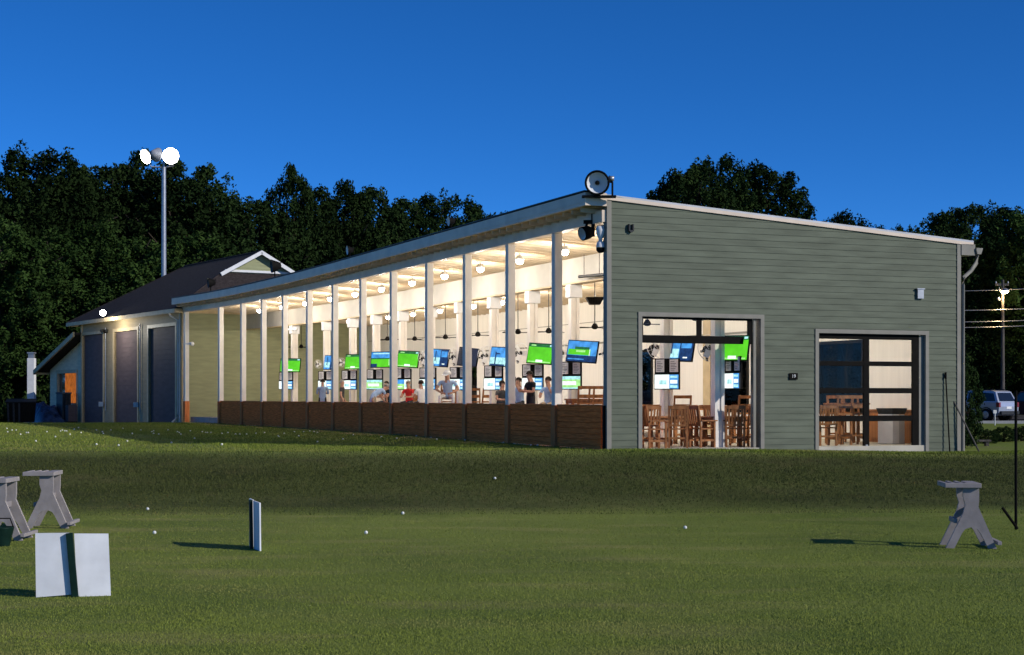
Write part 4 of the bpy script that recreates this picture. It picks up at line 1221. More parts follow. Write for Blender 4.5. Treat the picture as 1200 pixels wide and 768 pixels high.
# under-eave floodlight and camera by the corner
p = B(-.32, .75, 7.12)
fl = root('eave_floodlight', 'black and grey floodlight head on a bracket under the eave at the gable corner', 'floodlight', p)
mb = MB(); Mx = aim((-.8, -.5, -.25)); mb.lathe([(0, -.22), (.13, -.2), (.19, -.1), (.2, .12), (.17, .13)], 18, Mx); mb.build('housing', M['black'], fl, world=False)
mb = MB(); mb.lathe([(.168, .125), (.12, .11), (0, .105)], 18, Mx); mb.build('lens', M['lens'], fl, world=False)
mb = MB(); mb.box(-.06, .26, -.06, .02, .25, .36); mb.box(.16, .26, -.05, .03, -.1, .6); mb.tube([(0, 0, .1), (.05, -.02, .3)], .04, 8); mb.build('bracket', M['black'], fl, world=False)
p = B(-.12, .2, 6.95)
cm = root('dome_camera', 'white security camera with dark dome hanging by the gable corner under the eave', 'camera', p)
mb = MB(); mb.lathe([(0, .32), (.10, .32), (.13, .2), (.10, .05), (.06, -.02), (.05, -.12), (0, -.12)], 16); mb.build('housing', M['white'], cm, world=False)
mb = MB(); mb.lathe([(.05, -.10), (.10, -.14), (.12, -.24), (.12, -.28)], 16); mb.build('dome_cover', M['white'], cm, world=False)
mb = MB(); mb.lathe([(.12, -.281), (.115, -.36), (.07, -.42), (0, -.44)], 16); mb.build('dome', M['black'], cm, world=False)
# small spot heads standing on the eave
def small_spot(px_, py_, label, mat, scale, group='small floodlights along the front eave', q=-.55):
    s = s_at(px_, q); p = B(q, s, 8.215)
    o = root('eave_spotlight', label, 'floodlight', p, 0, group)
    mb = MB(); Mx = Matrix.Translation((-.05, 0, .38 * scale)) @ aim((-.95, -.34, -.08)); mb.lathe([(0, -.25 * scale), (.1 * scale, -.22 * scale), (.17 * scale, -.06 * scale), (.22 * scale, .08 * scale)], 16, Mx); mb.build('housing', M['black'], o, world=False)
    mb = MB(); mb.lathe([(.218 * scale, .078 * scale), (.1 * scale, .02 * scale), (0, .0)], 16, Mx); mb.build('reflector', mat, o, world=False)
    mb = MB(); mb.bar((0, 0, -.02), (0, 0, .3 * scale), .05, .05); mb.bar((0, 0, .3 * scale), (.22 * scale, .06, .52 * scale), .04, .04); mb.build('bracket', M['black'], o, world=False)
    return o
small_spot(410, 297, 'small white-faced floodlight on the front eave, left one of the white pair', M['white'], .85)
small_spot(529, 263, 'small white-faced floodlight on the front eave, right one nearer the gable', M['white'], .75)
small_spot(247, 343, 'dark floodlight on the eave against the garage roof, left of the gablet', M['dark'], 1.3)
small_spot(322, 324, 'dark floodlight on the eave just right of the white gablet', M['dark'], 1.5)
# white camera on the first post from the garage and on the inner wall
for px_, py_, q, lb in ((224, 403, -.2, 'small white floodlight head on the post nearest the garage'), (345, 386, 3.2, 'small white twin spot high up before the olive end wall')):
    p = on_line(px_, q, py_)
    o = root('post_spotlight', lb, 'spotlight', p)
    mb = MB(); mb.lathe([(0, -.16), (.07, -.15), (.12, .1), (.12, .14), (0, .13)], 14, aim((.7, -.7, -.1))); mb.build('housing', M['white'], o, world=False)
    mb = MB(); mb.box(-.36, .02, -.04, .04, -.05, .05); mb.build('mount', M['white'], o, world=False)
# wall lamp over the garage eave (lit) and small lamps between the doors
s_ = sA(134)
p = BA(s_, -.75, 7.9)
gl = root('garage_floodlight', 'bright lit floodlight above the eave of the garage block', 'floodlight', p)
mb = MB(); mb.lathe([(.0, -.18), (.12, -.16), (.2, .02), (.2, .05)], 18, aim((.25, -1, -.25))); mb.build('housing', M['black'], gl, world=False)
mb = MB(); mb.lathe([(.195, .045), (.15, .075), (0, .09)], 18, aim((.25, -1, -.25))); mb.build('lens', M['lamp_white'], gl, world=False)
mb = MB(); mb.bar((0, .1, -.05), (0, .55, -.3), .05, .05); mb.build('bracket', M['black'], gl, world=False)
point_light('floodlight_light', (.2, -2.2, -1.0), 340, (1, .94, .80), .12, gl)
for px_, lb in ((125.5, 'small black wall lamp between the two left garage doors'),):
    o = root('wall_lamp', lb, 'wall lamp', BA(sA(px_), -.16, 6.75))
    mb = MB(); mb.box(-.09, .09, -.05, .12, -.12, .12); mb.build('body', M['black'], o, world=False)
    mb = MB(); mb.lathe([(0, -.15), (.07, -.13), (.12, .05), (.12, .08), (0, .07)], 14, Matrix.Translation((-.14, -.1, .05)) @ aim((-.6, -.8, -.4))); mb.build('lamp_head', M['dark'], o, world=False)
    mb = MB(); mb.lathe([(0, -.15), (.07, -.13), (.12, .05), (.12, .08), (0, .07)], 14, Matrix.Translation((.14, -.1, .05)) @ aim((.6, -.8, -.4))); mb.build('lamp_head', M['dark'], o, world=False)

# ------------------------------------------------------------------ things by the garage
def ground_pt(px_, d):
    x = (px_ - 600) / FPX * d
    return Vector((x, d, zg(x, d)))
p = ground_pt(25, 108)
dm = root('dumpster', 'black ribbed dumpster at the left end of the lean-to shed', 'dumpster', p, .25)
ROOTM[dm.name] = Matrix.Identity(4)
mb = MB(); mb.add([(-.85, -.6, .12), (.85, -.6, .12), (.85, .6, .12), (-.85, .6, .12), (-.95, -.75, 1.45), (.95, -.75, 1.45), (.95, .7, 1.6), (-.95, .7, 1.6)], [(0, 1, 5, 4), (1, 2, 6, 5), (2, 3, 7, 6), (3, 0, 4, 7), (4, 5, 6, 7), (3, 2, 1, 0)])
for x in (-.8, -.45, -.1): mb.bar((x, -.63, .15), (x * 1.05, -.76, 1.42), .12, .05, mi=1)
mb.build('body', [M['black'], M['dark']], dm)
mb = MB(); mb.hexa([Vector(v) for v in ((-1, -.82, 1.47), (1, -.82, 1.47), (1, .75, 1.63), (-1, .75, 1.63), (-1, -.82, 1.53), (1, -.82, 1.53), (1, .75, 1.72), (-1, .75, 1.72))]); mb.build('lid', M['dark'], dm, bevel=.02)
for x in (-.6, .6):
    mb = MB(); mb.lathe([(0, -.05), (.1, -.05), (.1, .05), (0, .05)], 12, Matrix.Translation((x, -.5, .1)) @ Matrix.Rotation(R(90), 4, 'Y')); mb.build('wheel', M['tyre'], dm)
# white duct beyond the lean-to
d_ = 119.0
p = ground_pt(37, d_)
wdct = root('white_duct', 'tall white square duct rising behind the low end of the lean-to roof', 'duct', p)
mb = MB(); zt = EYE + (465 - 420) * d_ / FPX; zb = EYE + (465 - 470) * d_ / FPX
mb.box(-.27, .27, -.25, .25, zb - p.z, zt - p.z); mb.build('shaft', M['white'], wdct, world=False, bevel=.02)
mb = MB(); mb.box(-.2, .2, -.2, .2, zt - p.z, zt - p.z + .35); mb.box(-.27, .27, -.26, .26, zt - p.z + .35, zt - p.z + .45); mb.build('cap', M['steel'], wdct, world=False)
mb = MB(); mb.box(-.1, .1, -.1, .1, 0, zb - p.z); mb.build('stand', M['dark'], wdct, world=False)
# tarpaulin heap in front of the lean-to
p = BA(SL + 4.2, -1.3, 0); p.z = zg(p.x, p.y)
th = root('tarp_heap', 'crumpled blue tarpaulin over a heap in front of the lean-to window', 'tarpaulin', p, math.atan2(A.y, A.x))
ROOTM[th.name] = Matrix.Identity(4)
mb = MB(); nxx, nyy = 34, 18
vs = []
for j in range(nyy):
    for i in range(nxx):
        x = (i / (nxx - 1) - .5) * 5.4; y = (j / (nyy - 1) - .5) * 1.9
        e_ = (1 - abs(x / 2.7) ** 4) * (1 - abs(y / .95) ** 3)
        hgt = max(0, e_) * (1.35 + .55 * noise.noise((x * .9, y * 1.2, 4))) + .22 * max(0, e_) * noise.noise((x * 3.1, y * 3.1, 9)) + .1 * max(0, e_) * noise.noise((x * 7, y * 7, 2))
        hgt *= 1.0 - .35 * sstep(.2, 2.5, -x)
        vs.append((x, y, max(0.0, hgt)))
mb.add(vs, [(j * nxx + i, j * nxx + i + 1, (j + 1) * nxx + i + 1, (j + 1) * nxx + i) for j in range(nyy - 1) for i in range(nxx - 1)], 0, False)
mb.build('cover', M['tarp'], th)
mb = MB()
for x, y, r_ in ((-2.2, -.95, .12), (.3, -1.0, .14), (1.6, -.98, .1)): mb.lathe([(0, -r_), (r_ * .8, -r_ * .6), (r_, 0), (r_ * .7, r_ * .6), (0, r_)], 10, Matrix.Translation((x, y, r_)))
mb.build('weight_stones', M['kerb'], th)
p = BA(SL + 2.6, -.5, 0); p.z = zg(p.x, p.y)
cr = root('grey_crate', 'dark grey upright crate under the lean-to window behind the blue tarpaulin', 'crate', p, math.atan2(A.y, A.x))
ROOTM[cr.name] = Matrix.Identity(4)
mb = MB(); mb.box(-.75, .75, -.3, .3, 0, 2.1); mb.build('body', M['dark'], cr, bevel=.03)
mb = MB(); mb.box(-.8, .8, -.34, .34, 2.1, 2.2); mb.build('lid', M['greyfence'], cr, bevel=.02)
p = BA(SL + 1.0, -.45, 0); p.z = zg(p.x, p.y)
cr = root('tool_cart', 'narrow dark upright tool cart beside the left garage door corner', 'cart', p, math.atan2(A.y, A.x))
ROOTM[cr.name] = Matrix.Identity(4)
mb = MB(); mb.box(-.35, .35, -.3, .3, .15, 1.3); mb.build('body', M['navy'], cr, bevel=.03)
mb = MB(); mb.tube([(-.3, .3, 1.2), (-.3, .32, 2.1), (.3, .32, 2.1), (.3, .3, 1.2)], .035, 6); mb.build('handle', M['dark'], cr)
for x in (-.3, .3):
    mb = MB(); mb.lathe([(0, -.04), (.13, -.04), (.13, .04), (0, .04)], 12, Matrix.Translation((x, -.2, .13)) @ Matrix.Rotation(R(90), 4, 'Y')); mb.build('wheel', M['tyre'], cr)

# ------------------------------------------------------------------ floodlight pole behind the garage
d_ = 115.0
p = ground_pt(192, d_)
fp = root('floodlight_pole', 'tall grey pole with two lit round floodlights and one dark one behind the garage roof', 'light pole', p)
def lz_(py): return EYE + (465 - py) * d_ / FPX - p.z
mb = MB(); mb.tube([(0, 0, 0), (0, 0, lz_(196))], [.24, .15], 12); mb.build('pole', M['steel'], fp, world=False)
mb = MB(); mb.tube([(-.95, -.1, lz_(190)), (-.92, -.1, lz_(196)), (0, 0, lz_(196.5)), (.75, -.1, lz_(195)), (.75, -.1, lz_(191))], .06, 6); mb.tube([(0, 0, lz_(196)), (0, 0, lz_(180))], .07, 6); mb.build('cross_arm', M['steel'], fp, world=False)
for px_, py_, ax, lit, rr in ((172.5, 184, (-.75, -.9, -.5), True, .55), (201, 183.5, (.15, -1, -.25), True, .60), (184, 182, (.6, .9, -.1), False, .52)):
    c_ = Vector(((px_ - 192) / FPX * d_, -.25, lz_(py_)))
    Mx = Matrix.Translation(c_) @ aim(ax)
    mb = MB(); mb.lathe([(0, -.5), (.2, -.48), (.3, -.3), (rr, .05), (rr + .02, .10), (rr - .02, .10)], 22, Mx); hd = mb.build('floodlight_head', M['lens'] if not lit else M['dark'], fp, world=False)
    mb = MB(); mb.lathe([(rr - .025, .095), (rr * .6, .14), (0, .16)], 22, Mx); mb.build('lens', M['lamp_white'] if lit else M['lens'], hd, world=False)

# ------------------------------------------------------------------ bag stands, dividers, balls on the lawn
def make_stand():
    b = root('bag_stand', 'stand', 'bag stand')
    prof_out = [(-.41, 0), (-.275, 0), (-.15, .25), (-.10, .32), (0, .355), (.10, .32), (.15, .25), (.275, 0), (.41, 0), (.115, .68), (.125, .78), (.125, .998), (-.13, .998), (-.13, .84), (-.095, .72), (-.13, .58)]
    for y in (-.30, .30):
        mb = MB(); mb.prism(prof_out, y - .035, y + .035); mb.build('side_panel', M['plastic'], b, bevel=.008)
    mb = MB(); mb.box(-.43, .15, -.40, -.30, 1.0, 1.075)
    for k_ in range(6):
        if k_ % 2 == 0: mb.box(-.43 + k_ * .065, -.43 + k_ * .065 + .055, -.30, .40, 1.0, 1.075)
    mb.box(-.04, .15, -.30, .40, .999, 1.074)
    mb.build('slotted_top', M['plastic'], b, bevel=.006)
    for z, x0, x1, hh in ((.10, .40, .47, .06), (.60, .0, .05, .10), (.45, -.26, -.21, .08)):
        mb = MB(); mb.box(x0, x1, -.42 if z == .10 else -.265, .42 if z == .10 else .265, z - hh / 2, z + hh / 2); mb.build('cross_rail', M['plastic'], b, bevel=.006)
    return b
st0 = make_stand()
def put_stand(px_, py_, yaw, label, first=False):
    o = st0 if first else copy_tree(st0)
    o.location = at_ground(px_, py_); o.rotation_euler = (0, 0, R(yaw)); o['label'] = label; o['group'] = 'grey plastic bag stands on the practice lawn'
put_stand(1134, 641, -6, 'grey plastic A-shaped bag stand at the right of the lawn near the black pole', True)
put_stand(59, 618, 4, 'grey plastic A-shaped bag stand standing whole behind the white divider at the left')
put_stand(5, 632, 1, 'grey plastic bag stand cut off by the left edge of the photo')
def make_divider(px_, py_, yaw, fold, label):
    p = at_ground(px_, py_)
    o = root('tee_divider', label, 'tee divider', p, R(yaw), 'white panel dividers with a dark post')
    ROOTM[o.name] = Matrix.Identity(4)
    mb = MB(); mb.bar((.045, -.040, -.01), (-.025, -.040, .80), .085, .05); mb.build('post', M['dgreen'], o, bevel=.006)
    for sgn in (-1, 1):
        Mx = Matrix.Rotation(R(fold) * sgn, 4, 'Z')
        mb = MB()
        if sgn < 0: mb.prism([(-.43, .0), (-.0, .03), (-.03, .80), (-.44, .80)], -.012, .012, Mx)
        else: mb.prism([(.07, .0), (.475, .0), (.445, .78), (.03, .79)], -.012, .012, Mx)
        mb.build('panel', M['boardwhite'], o)
    return o
make_divider(84, 699.5, 11, 3, 'open white two-panel tee divider with green post at the front left')
make_divider(297, 643, -70, 3, 'white tee divider seen edge-on by itself in the middle left of the lawn')
# low dark basket at the far left edge
p = at_ground(2, 640)
bk = root('ball_basket', 'dark green ball basket just showing at the left edge of the lawn', 'basket', p)
mb = MB(); mb.lathe([(.13, 0), (.20, .30), (.205, .32), (.18, .30), (.12, .02), (0, .02)], 18); mb.build('body', M['dgreen'], bk, world=False)
mb = MB(); mb.tube([(-.2, 0, .30), (-.14, 0, .46), (.14, 0, .46), (.2, 0, .30)], .012, 6); mb.build('handle', M['black'], bk, world=False)
# golf balls
bb_ = MB(); bb_.lathe([(.034 * math.sin(math.pi * k_ / 8), .034 * -math.cos(math.pi * k_ / 8)) for k_ in range(9)], 12)
ball0 = bb_.build('golf_ball', M['ball'])
tag(ball0, None, 'golf ball')
fb = True
def put_ball(px_, py_, label, group):
    global fb
    o = ball0 if fb else copy_tree(ball0); fb = False
    p = at_ground(px_, py_); o.location = p + Vector((0, 0, .027)); o['label'] = label; o['group'] = group
    o.rotation_euler = (rng.random(), rng.random(), 0)
for px_, py_, lb in ((173, 598, 'white golf ball at the foot of the bank left of the edge-on divider'), (181, 626, 'white golf ball on the lawn between the bag stand and the edge-on divider'), (429, 626, 'white golf ball on the lawn right of the edge-on divider, nearer the viewer'), (472, 603, 'white golf ball near the foot of the bank at middle left of the lawn'), (803, 620, 'white golf ball on the lawn below the open doorway'), (580, 562, 'white golf ball part way up the dark bank')):
    put_ball(px_, py_, lb, 'golf balls on the lawn and bank')
BL = [(9,507),(14,505),(19,505),(24,510),(31,508),(33,508),(42,518),(71,506),(73,505),(76,506),(78,506),(82,510),(65,513),(87,504),(92,502),(120,507),(121,509),(113,505),(139,523),(144,503),(149,518),(165,505),(178,507),(180,506),(180,509),(186,510),(197,505),(208,507),(210,508),(212,510),(223,506),(237,507),(241,508),(243,508),(247,508),(260,509),(267,508),(276,510),(281,510),(289,510),(260,522),(201,520),(113,522),(326,512),(333,509),(345,507),(356,507),(363,506),(368,507),(372,508),(327,513),(372,519),(402,516),(414,511),(447,513),(465,515),(488,512),(505,514),(512,516),(545,517),(590,520),(603,521),(630,523),(622,523),(95,508),(55,507),(130,505),(155,509),(300,509),(310,508),(228,515),(8,503),(350,512)]
for px_, py_ in BL: put_ball(px_, py_, 'white golf ball lying on the upper grass in front of the tees and garage', 'golf balls on the upper grass')

# ------------------------------------------------------------------ poles, bush and clutter at the right corner
p = at_ground(1190.5, 621)
np_ = root('net_pole', 'thin black pole with a short diagonal brace at its foot, near the right edge', 'pole', p)
mb = MB(); mb.tube([(0, 0, -.05), (0, 0, 2.62)], .028, 8); mb.build('pole', M['black'], np_, world=False)
mb = MB(); mb.tube([(-.27, -.05, .42), (.03, 0, .02)], .028, 8); mb.build('brace', M['black'], np_, world=False)
p0 = O + Xw * 11.55 + Nn * .16; p0.z = zg(p0.x, p0.y)
o = root('leaning_rod', 'thin black rod leaning upright against the sage wall right of the glass door', 'rod', p0)
mb = MB(); mb.tube([p0, O + Xw * 11.47 + Nn * .06 + Vector((0, 0, 3.22))], .022, 6); mb.tube([O + Xw * 11.47 + Nn * .06 + Vector((0, 0, 3.05)), O + Xw * 11.47 + Nn * .06 + Vector((0, 0, 3.24))], .035, 6); mb.build('rod', M['black'], o)
p0 = O + Xw * 12.36 + Nn * .55; p0.z = zg(p0.x, p0.y)
o = root('leaning_pole', 'thin brown wooden pole leaning on the right corner of the sage wall', 'pole', p0)
pm_ = O + Xw * 11.98 + Nn * .16 + Vector((0, 0, 1.9))
mb = MB(); mb.tube([p0, pm_, pm_ + (pm_ - p0) * .72], [.028, .026, .016], 6); mb.build('pole', M['polewood'], o)

# ------------------------------------------------------------------ parking and road at the right
def sheet(name, x0, x1, y0, y1, z, mat, n=10):
    mb = MB()
    mb.box(x0, x1, y0, y1, z - .3, z); o = mb.build(name, mat); tag(o, kind='structure'); return o
sheet('parking_lot', 29.5, 75, 101, 122, .88, M['asphalt'])
mb = MB(); mb.box(29.5, 75, 100.7, 100.99, .5, .96); tag(mb.build('kerb', M['kerb']), kind='structure')
sheet('road', 20, 110, 128, 137, .92, M['asphalt'])
SUVP = Vector(((1141 - 600) / FPX * 107.5, 107.5, .88))
def make_car(name, label, cat, paint, loc, yaw, sc_=1.0, detailed=True):
    c = root(name, label, cat, loc, yaw, 'vehicles parked beyond the building')
    ROOTM[c.name] = Matrix.Identity(4)
    Wd = 1.08
    # side profile, +X is the front; lofted across with tumblehome
    low = [(-2.75, .55), (-2.78, .95), (-2.72, 1.22), (-1.0, 1.26), (1.0, 1.24), (1.6, 1.18), (2.55, 1.05), (2.78, .85), (2.8, .50), (2.45, .36), (-2.5, .36)]
    mb = MB(); n = len(low)
    secs = [(-Wd + .05, .94), (-Wd, 1.0), (Wd, 1.0), (Wd - .05, .94)]
    vs = []
    for y, kx in ((-Wd, .97), (-Wd - .03, 1.0), (Wd + .03, 1.0), (Wd, .97)):
        for i, (x, z) in enumerate(low):
            yy_ = y * (.90 if (abs(y) > Wd + .01 and z > 1.0) else 1) if False else y
            vs.append((x * kx, yy_ * (.93 if z < .4 else 1), z))
    fs = []
    for j in range(3):
        for i in range(n): fs.append((j * n + i, j * n + (i + 1) % n, (j + 1) * n + (i + 1) % n, (j + 1) * n + i))
    fs += [tuple(range(n)), tuple(range(3 * n, 4 * n))]
    mb.add(vs, fs); mb.build('body', paint, c, bevel=.05)
    # cabin: roof and pillars
    cab = [(-2.70, 1.22), (-2.35, 1.95), (-2.1, 2.02), (-.2, 2.05), (.55, 1.98), (1.35, 1.24)]
    def yof(z): return Wd - .01 - (z - 1.22) * .26
    mb = MB(); vs = [(x, -yof(z), z) for x, z in cab] + [(x, yof(z), z) for x, z in cab]; n = len(cab)
    fs = [(i, i + 1, n + i + 1, n + i) for i in range(n - 1)] + [tuple(range(n)), tuple(range(2 * n - 1, n - 1, -1))]
    mb.add(vs, fs); mb.build('cabin', paint, c, bevel=.04)
    def glass(poly, side):
        mb = MB(); mb.add([(x, side * (yof(z) + .008), z) for x, z in poly], [tuple(range(len(poly)))]); mb.build('side_window', M['carglass'], c)
    for sd_ in (-1, 1):
        glass([(-2.45, 1.32), (-2.22, 1.84), (-1.30, 1.90), (-1.30, 1.32)], sd_)
        glass([(-1.20, 1.32), (-1.20, 1.90), (-.25, 1.92), (-.25, 1.32)], sd_)
        glass([(-.15, 1.32), (-.15, 1.92), (.42, 1.88), (1.02, 1.32)], sd_)
    mb = MB(); mb.add([(-2.665, -.88, 1.32), (-2.665, .88, 1.32), (-2.40, .74, 1.88), (-2.40, -.74, 1.88)], [(0, 1, 2, 3)]); mb.build('rear_window', M['carglass'], c)
    mb = MB(); mb.add([(1.30, -.9, 1.32), (1.30, .9, 1.32), (.66, .78, 1.92), (.66, -.78, 1.92)], [(0, 1, 2, 3)]); mb.build('windscreen', M['carglass'], c)
    for x in (-1.75, 1.75):
        for sd_ in (-1, 1):
            Mx = Matrix.Translation((x, sd_ * (Wd - .03), .40)) @ Matrix.Rotation(R(-90 * sd_), 4, 'X')
            mb = MB(); mb.lathe([(.2, -.12), (.40, -.12), (.42, -.05), (.42, .05), (.40, .10), (.26, .11)], 22, Mx); w_ = mb.build('wheel', M['tyre'], c)
            mb = MB(); mb.lathe([(.27, .09), (.25, .12), (.1, .08), (0, .09)], 18, Mx)
            for k_ in range(5): mb.box(-.03, .03, .05, .25, .085, .125, Mx @ Matrix.Rotation(2 * math.pi * k_ / 5, 4, 'Z'))
            mb.build('rim', M['rim'], w_)
            mb = MB(); mb.lathe([(.47, .075), (.50, .085), (.52, .06), (.52, -.1)], 22, Mx); mb.build('wheel_arch', M['black'], c)
    for sd_ in (-1, 1):
        mb = MB(); mb.box(-2.80, -2.55, sd_ * Wd - .16 if sd_ > 0 else -Wd - .035, Wd + .035 if sd_ > 0 else -Wd + .16, .92, 1.24); mb.build('tail_lamp', M['taillight'], c, bevel=.02)
        mb = MB(); mb.box(2.52, 2.76, .62 if sd_ > 0 else -1.0, 1.0 if sd_ > 0 else -.62, .78, .98); mb.build('headlight', M['lens'], c, bevel=.03)
        mb = MB(); mb.box(.95, 1.15, sd_ * (Wd + .12) - .12, sd_ * (Wd + .12) + .12, 1.28, 1.46); mb.build('wing_mirror', paint, c, bevel=.03)
        mb = MB(); mb.box(-2.0, .1, sd_ * .70 - .03, sd_ * .70 + .03, 2.08, 2.12); mb.box(-1.9, -1.8, sd_ * .70 - .03, sd_ * .70 + .03, 2.0, 2.08); mb.box(-.1, 0, sd_ * .70 - .03, sd_ * .70 + .03, 2.0, 2.08); mb.build('roof_rail', M['dark'], c)
    mb = MB(); mb.box(-2.92, -2.72, -1.0, 1.0, .42, .66); mb.build('rear_bumper', M['dark'], c, bevel=.03)
    mb = MB(); mb.box(2.70, 2.86, -1.0, 1.0, .40, .62); mb.build('front_bumper', M['dark'], c, bevel=.03)
    mb = MB(); mb.box(-2.80, -2.765, -.28, .28, .80, .96); mb.build('number_plate', M['white'], c)
    return c
make_car('parked_suv', 'silver sport utility vehicle with dark windows parked by the right corner shrub', 'car', M['silver'], SUVP, R(180 - 52))
make_car('parked_car', 'dull red car partly cut off by the right edge of the photo', 'car', M['redpaint'], ((1213 - 600) / FPX * 112, 112, .88), R(180 - 70))
make_car('parked_car', 'dark blue car seen through the back window in the open doorway', 'car', M['bluepaint'], Vector(((766 - 600) / FPX * 104, 104, zg((766 - 600) / FPX * 104, 104))), R(160))
# fence beyond the lot
fx0, fx1, fy = 40.5, 62, 141
fn = root('board_fence', 'long low grey board fence beyond the parked silver vehicle', 'fence', (50, fy, .9))
mb = MB()
for k_ in range(5): mb.box(fx0, fx1, fy - .03, fy + .03, 1.1 + k_ * .42, 1.47 + k_ * .42)
mb.build('boards', M['greyfence'], fn)
for k_ in range(10):
    x = fx0 + k_ * 2.38
    mb = MB(); mb.box(x - .08, x + .08, fy - .14, fy - .032, .6, 3.3); mb.build('fence_post', M['greyfence'], fn)
# white stake
p = ground_pt(1166, 94)
o = root('marker_stake', 'small white stake with a square head on the grass below the silver vehicle', 'stake', p)
mb = MB(); mb.tube([(0, 0, -.05), (0, 0, .75)], .03, 6); mb.build('post', M['white'], o, world=False)
mb = MB(); mb.box(-.1, .1, -.02, .02, .72, .92); mb.build('head', M['white'], o, world=False)
# low dark bench by the shrub
p = at_ground(1146, 523)
o = root('low_bench', 'small low dark wooden bench on the grass right of the corner shrub', 'bench', p)
mb = MB(); mb.box(-.42, .42, -.15, .15, .16, .22); mb.build('seat', M['polewood'], o, world=False)
for x in (-.3, .3):
    mb = MB(); mb.box(x - .05, x + .05, -.12, .12, -.05, .16); mb.build('leg', M['polewood'], o, world=False)

# ------------------------------------------------------------------ utility pole and wires
d_ = 118.0
p = ground_pt(1175, d_)
up_ = root('utility_pole', 'wooden utility pole with crossarm and a lit orange street lamp at the right', 'utility pole', p)
def uz(py): return EYE + (465 - py) * d_ / FPX - p.z
mb = MB(); mb.tube([(0, 0, -.1), (0, 0, uz(328))], [.17, .10], 10); mb.build('pole', M['polewood'], up_, world=False)
mb = MB(); mb.box(-.55, .45, -.06, .06, uz(335), uz(332.5)); mb.build('crossarm', M['polewood'], up_, world=False)
for x in (-.5, .4):
    mb = MB(); mb.lathe([(0, 0), (.04, 0), (.05, .08), (.03, .14), (0, .15)], 8, Matrix.Translation((x, 0, uz(332.3)))); mb.build('insulator', M['white'], up_, world=False)
mb = MB(); mb.tube([(0, -.1, uz(345)), (-.35, -.3, uz(341)), (-.35, -.3, uz(337))], .03, 6); mb.tube([(-.38, -.1, uz(349)), (-.3, -.1, uz(352))], .12, 8); mb.build('fittings', M['steel'], up_, world=False)
mb = MB(); mb.lathe([(0, .2), (.12, .18), (.25, .05), (.27, -.02)], 16, Matrix.Translation((.05, -.45, uz(341.5)))); lh = mb.build('lamp_shade', M['steel'], up_, world=False)
mb = MB(); mb.lathe([(.255, -.015), (.22, -.12), (.1, -.2), (0, -.22)], 16, Matrix.Translation((.05, -.45, uz(341.5)))); mb.build('lamp_lens', M['lamp_street'], lh, world=False)
point_light('street_light', (.05, -.5, uz(341.5) - .45), 260, (1, .66, .3), .15, up_)
def wire(py0, py1, label, mat=M['steel'], r=.03):
    pts = []
    for k_ in range(13):
        t = k_ / 12; x0 = ((1010 - 600) / FPX * d_); x1 = ((1290 - 600) / FPX * d_)
        py = py0 + (py1 - py0) * t
        pts.append(Vector((x0 + (x1 - x0) * t, d_ - .2, EYE + (465 - py) * d_ / FPX - .25 * math.sin(math.pi * t))))
    mb = MB(); mb.tube(pts, r, 5); o = mb.build('power_line', mat); tag(o, label, 'power line', 'overhead lines past the utility pole')
wire(341, 333, 'thin overhead power line passing at the crossarm of the utility pole', r=.022)
wire(363, 357, 'overhead cable below the street lamp, upper one of the lower three')
wire(376, 371, 'overhead cable on the utility pole, middle one of the lower three')
wire(383, 377, 'lowest overhead cable crossing the utility pole')
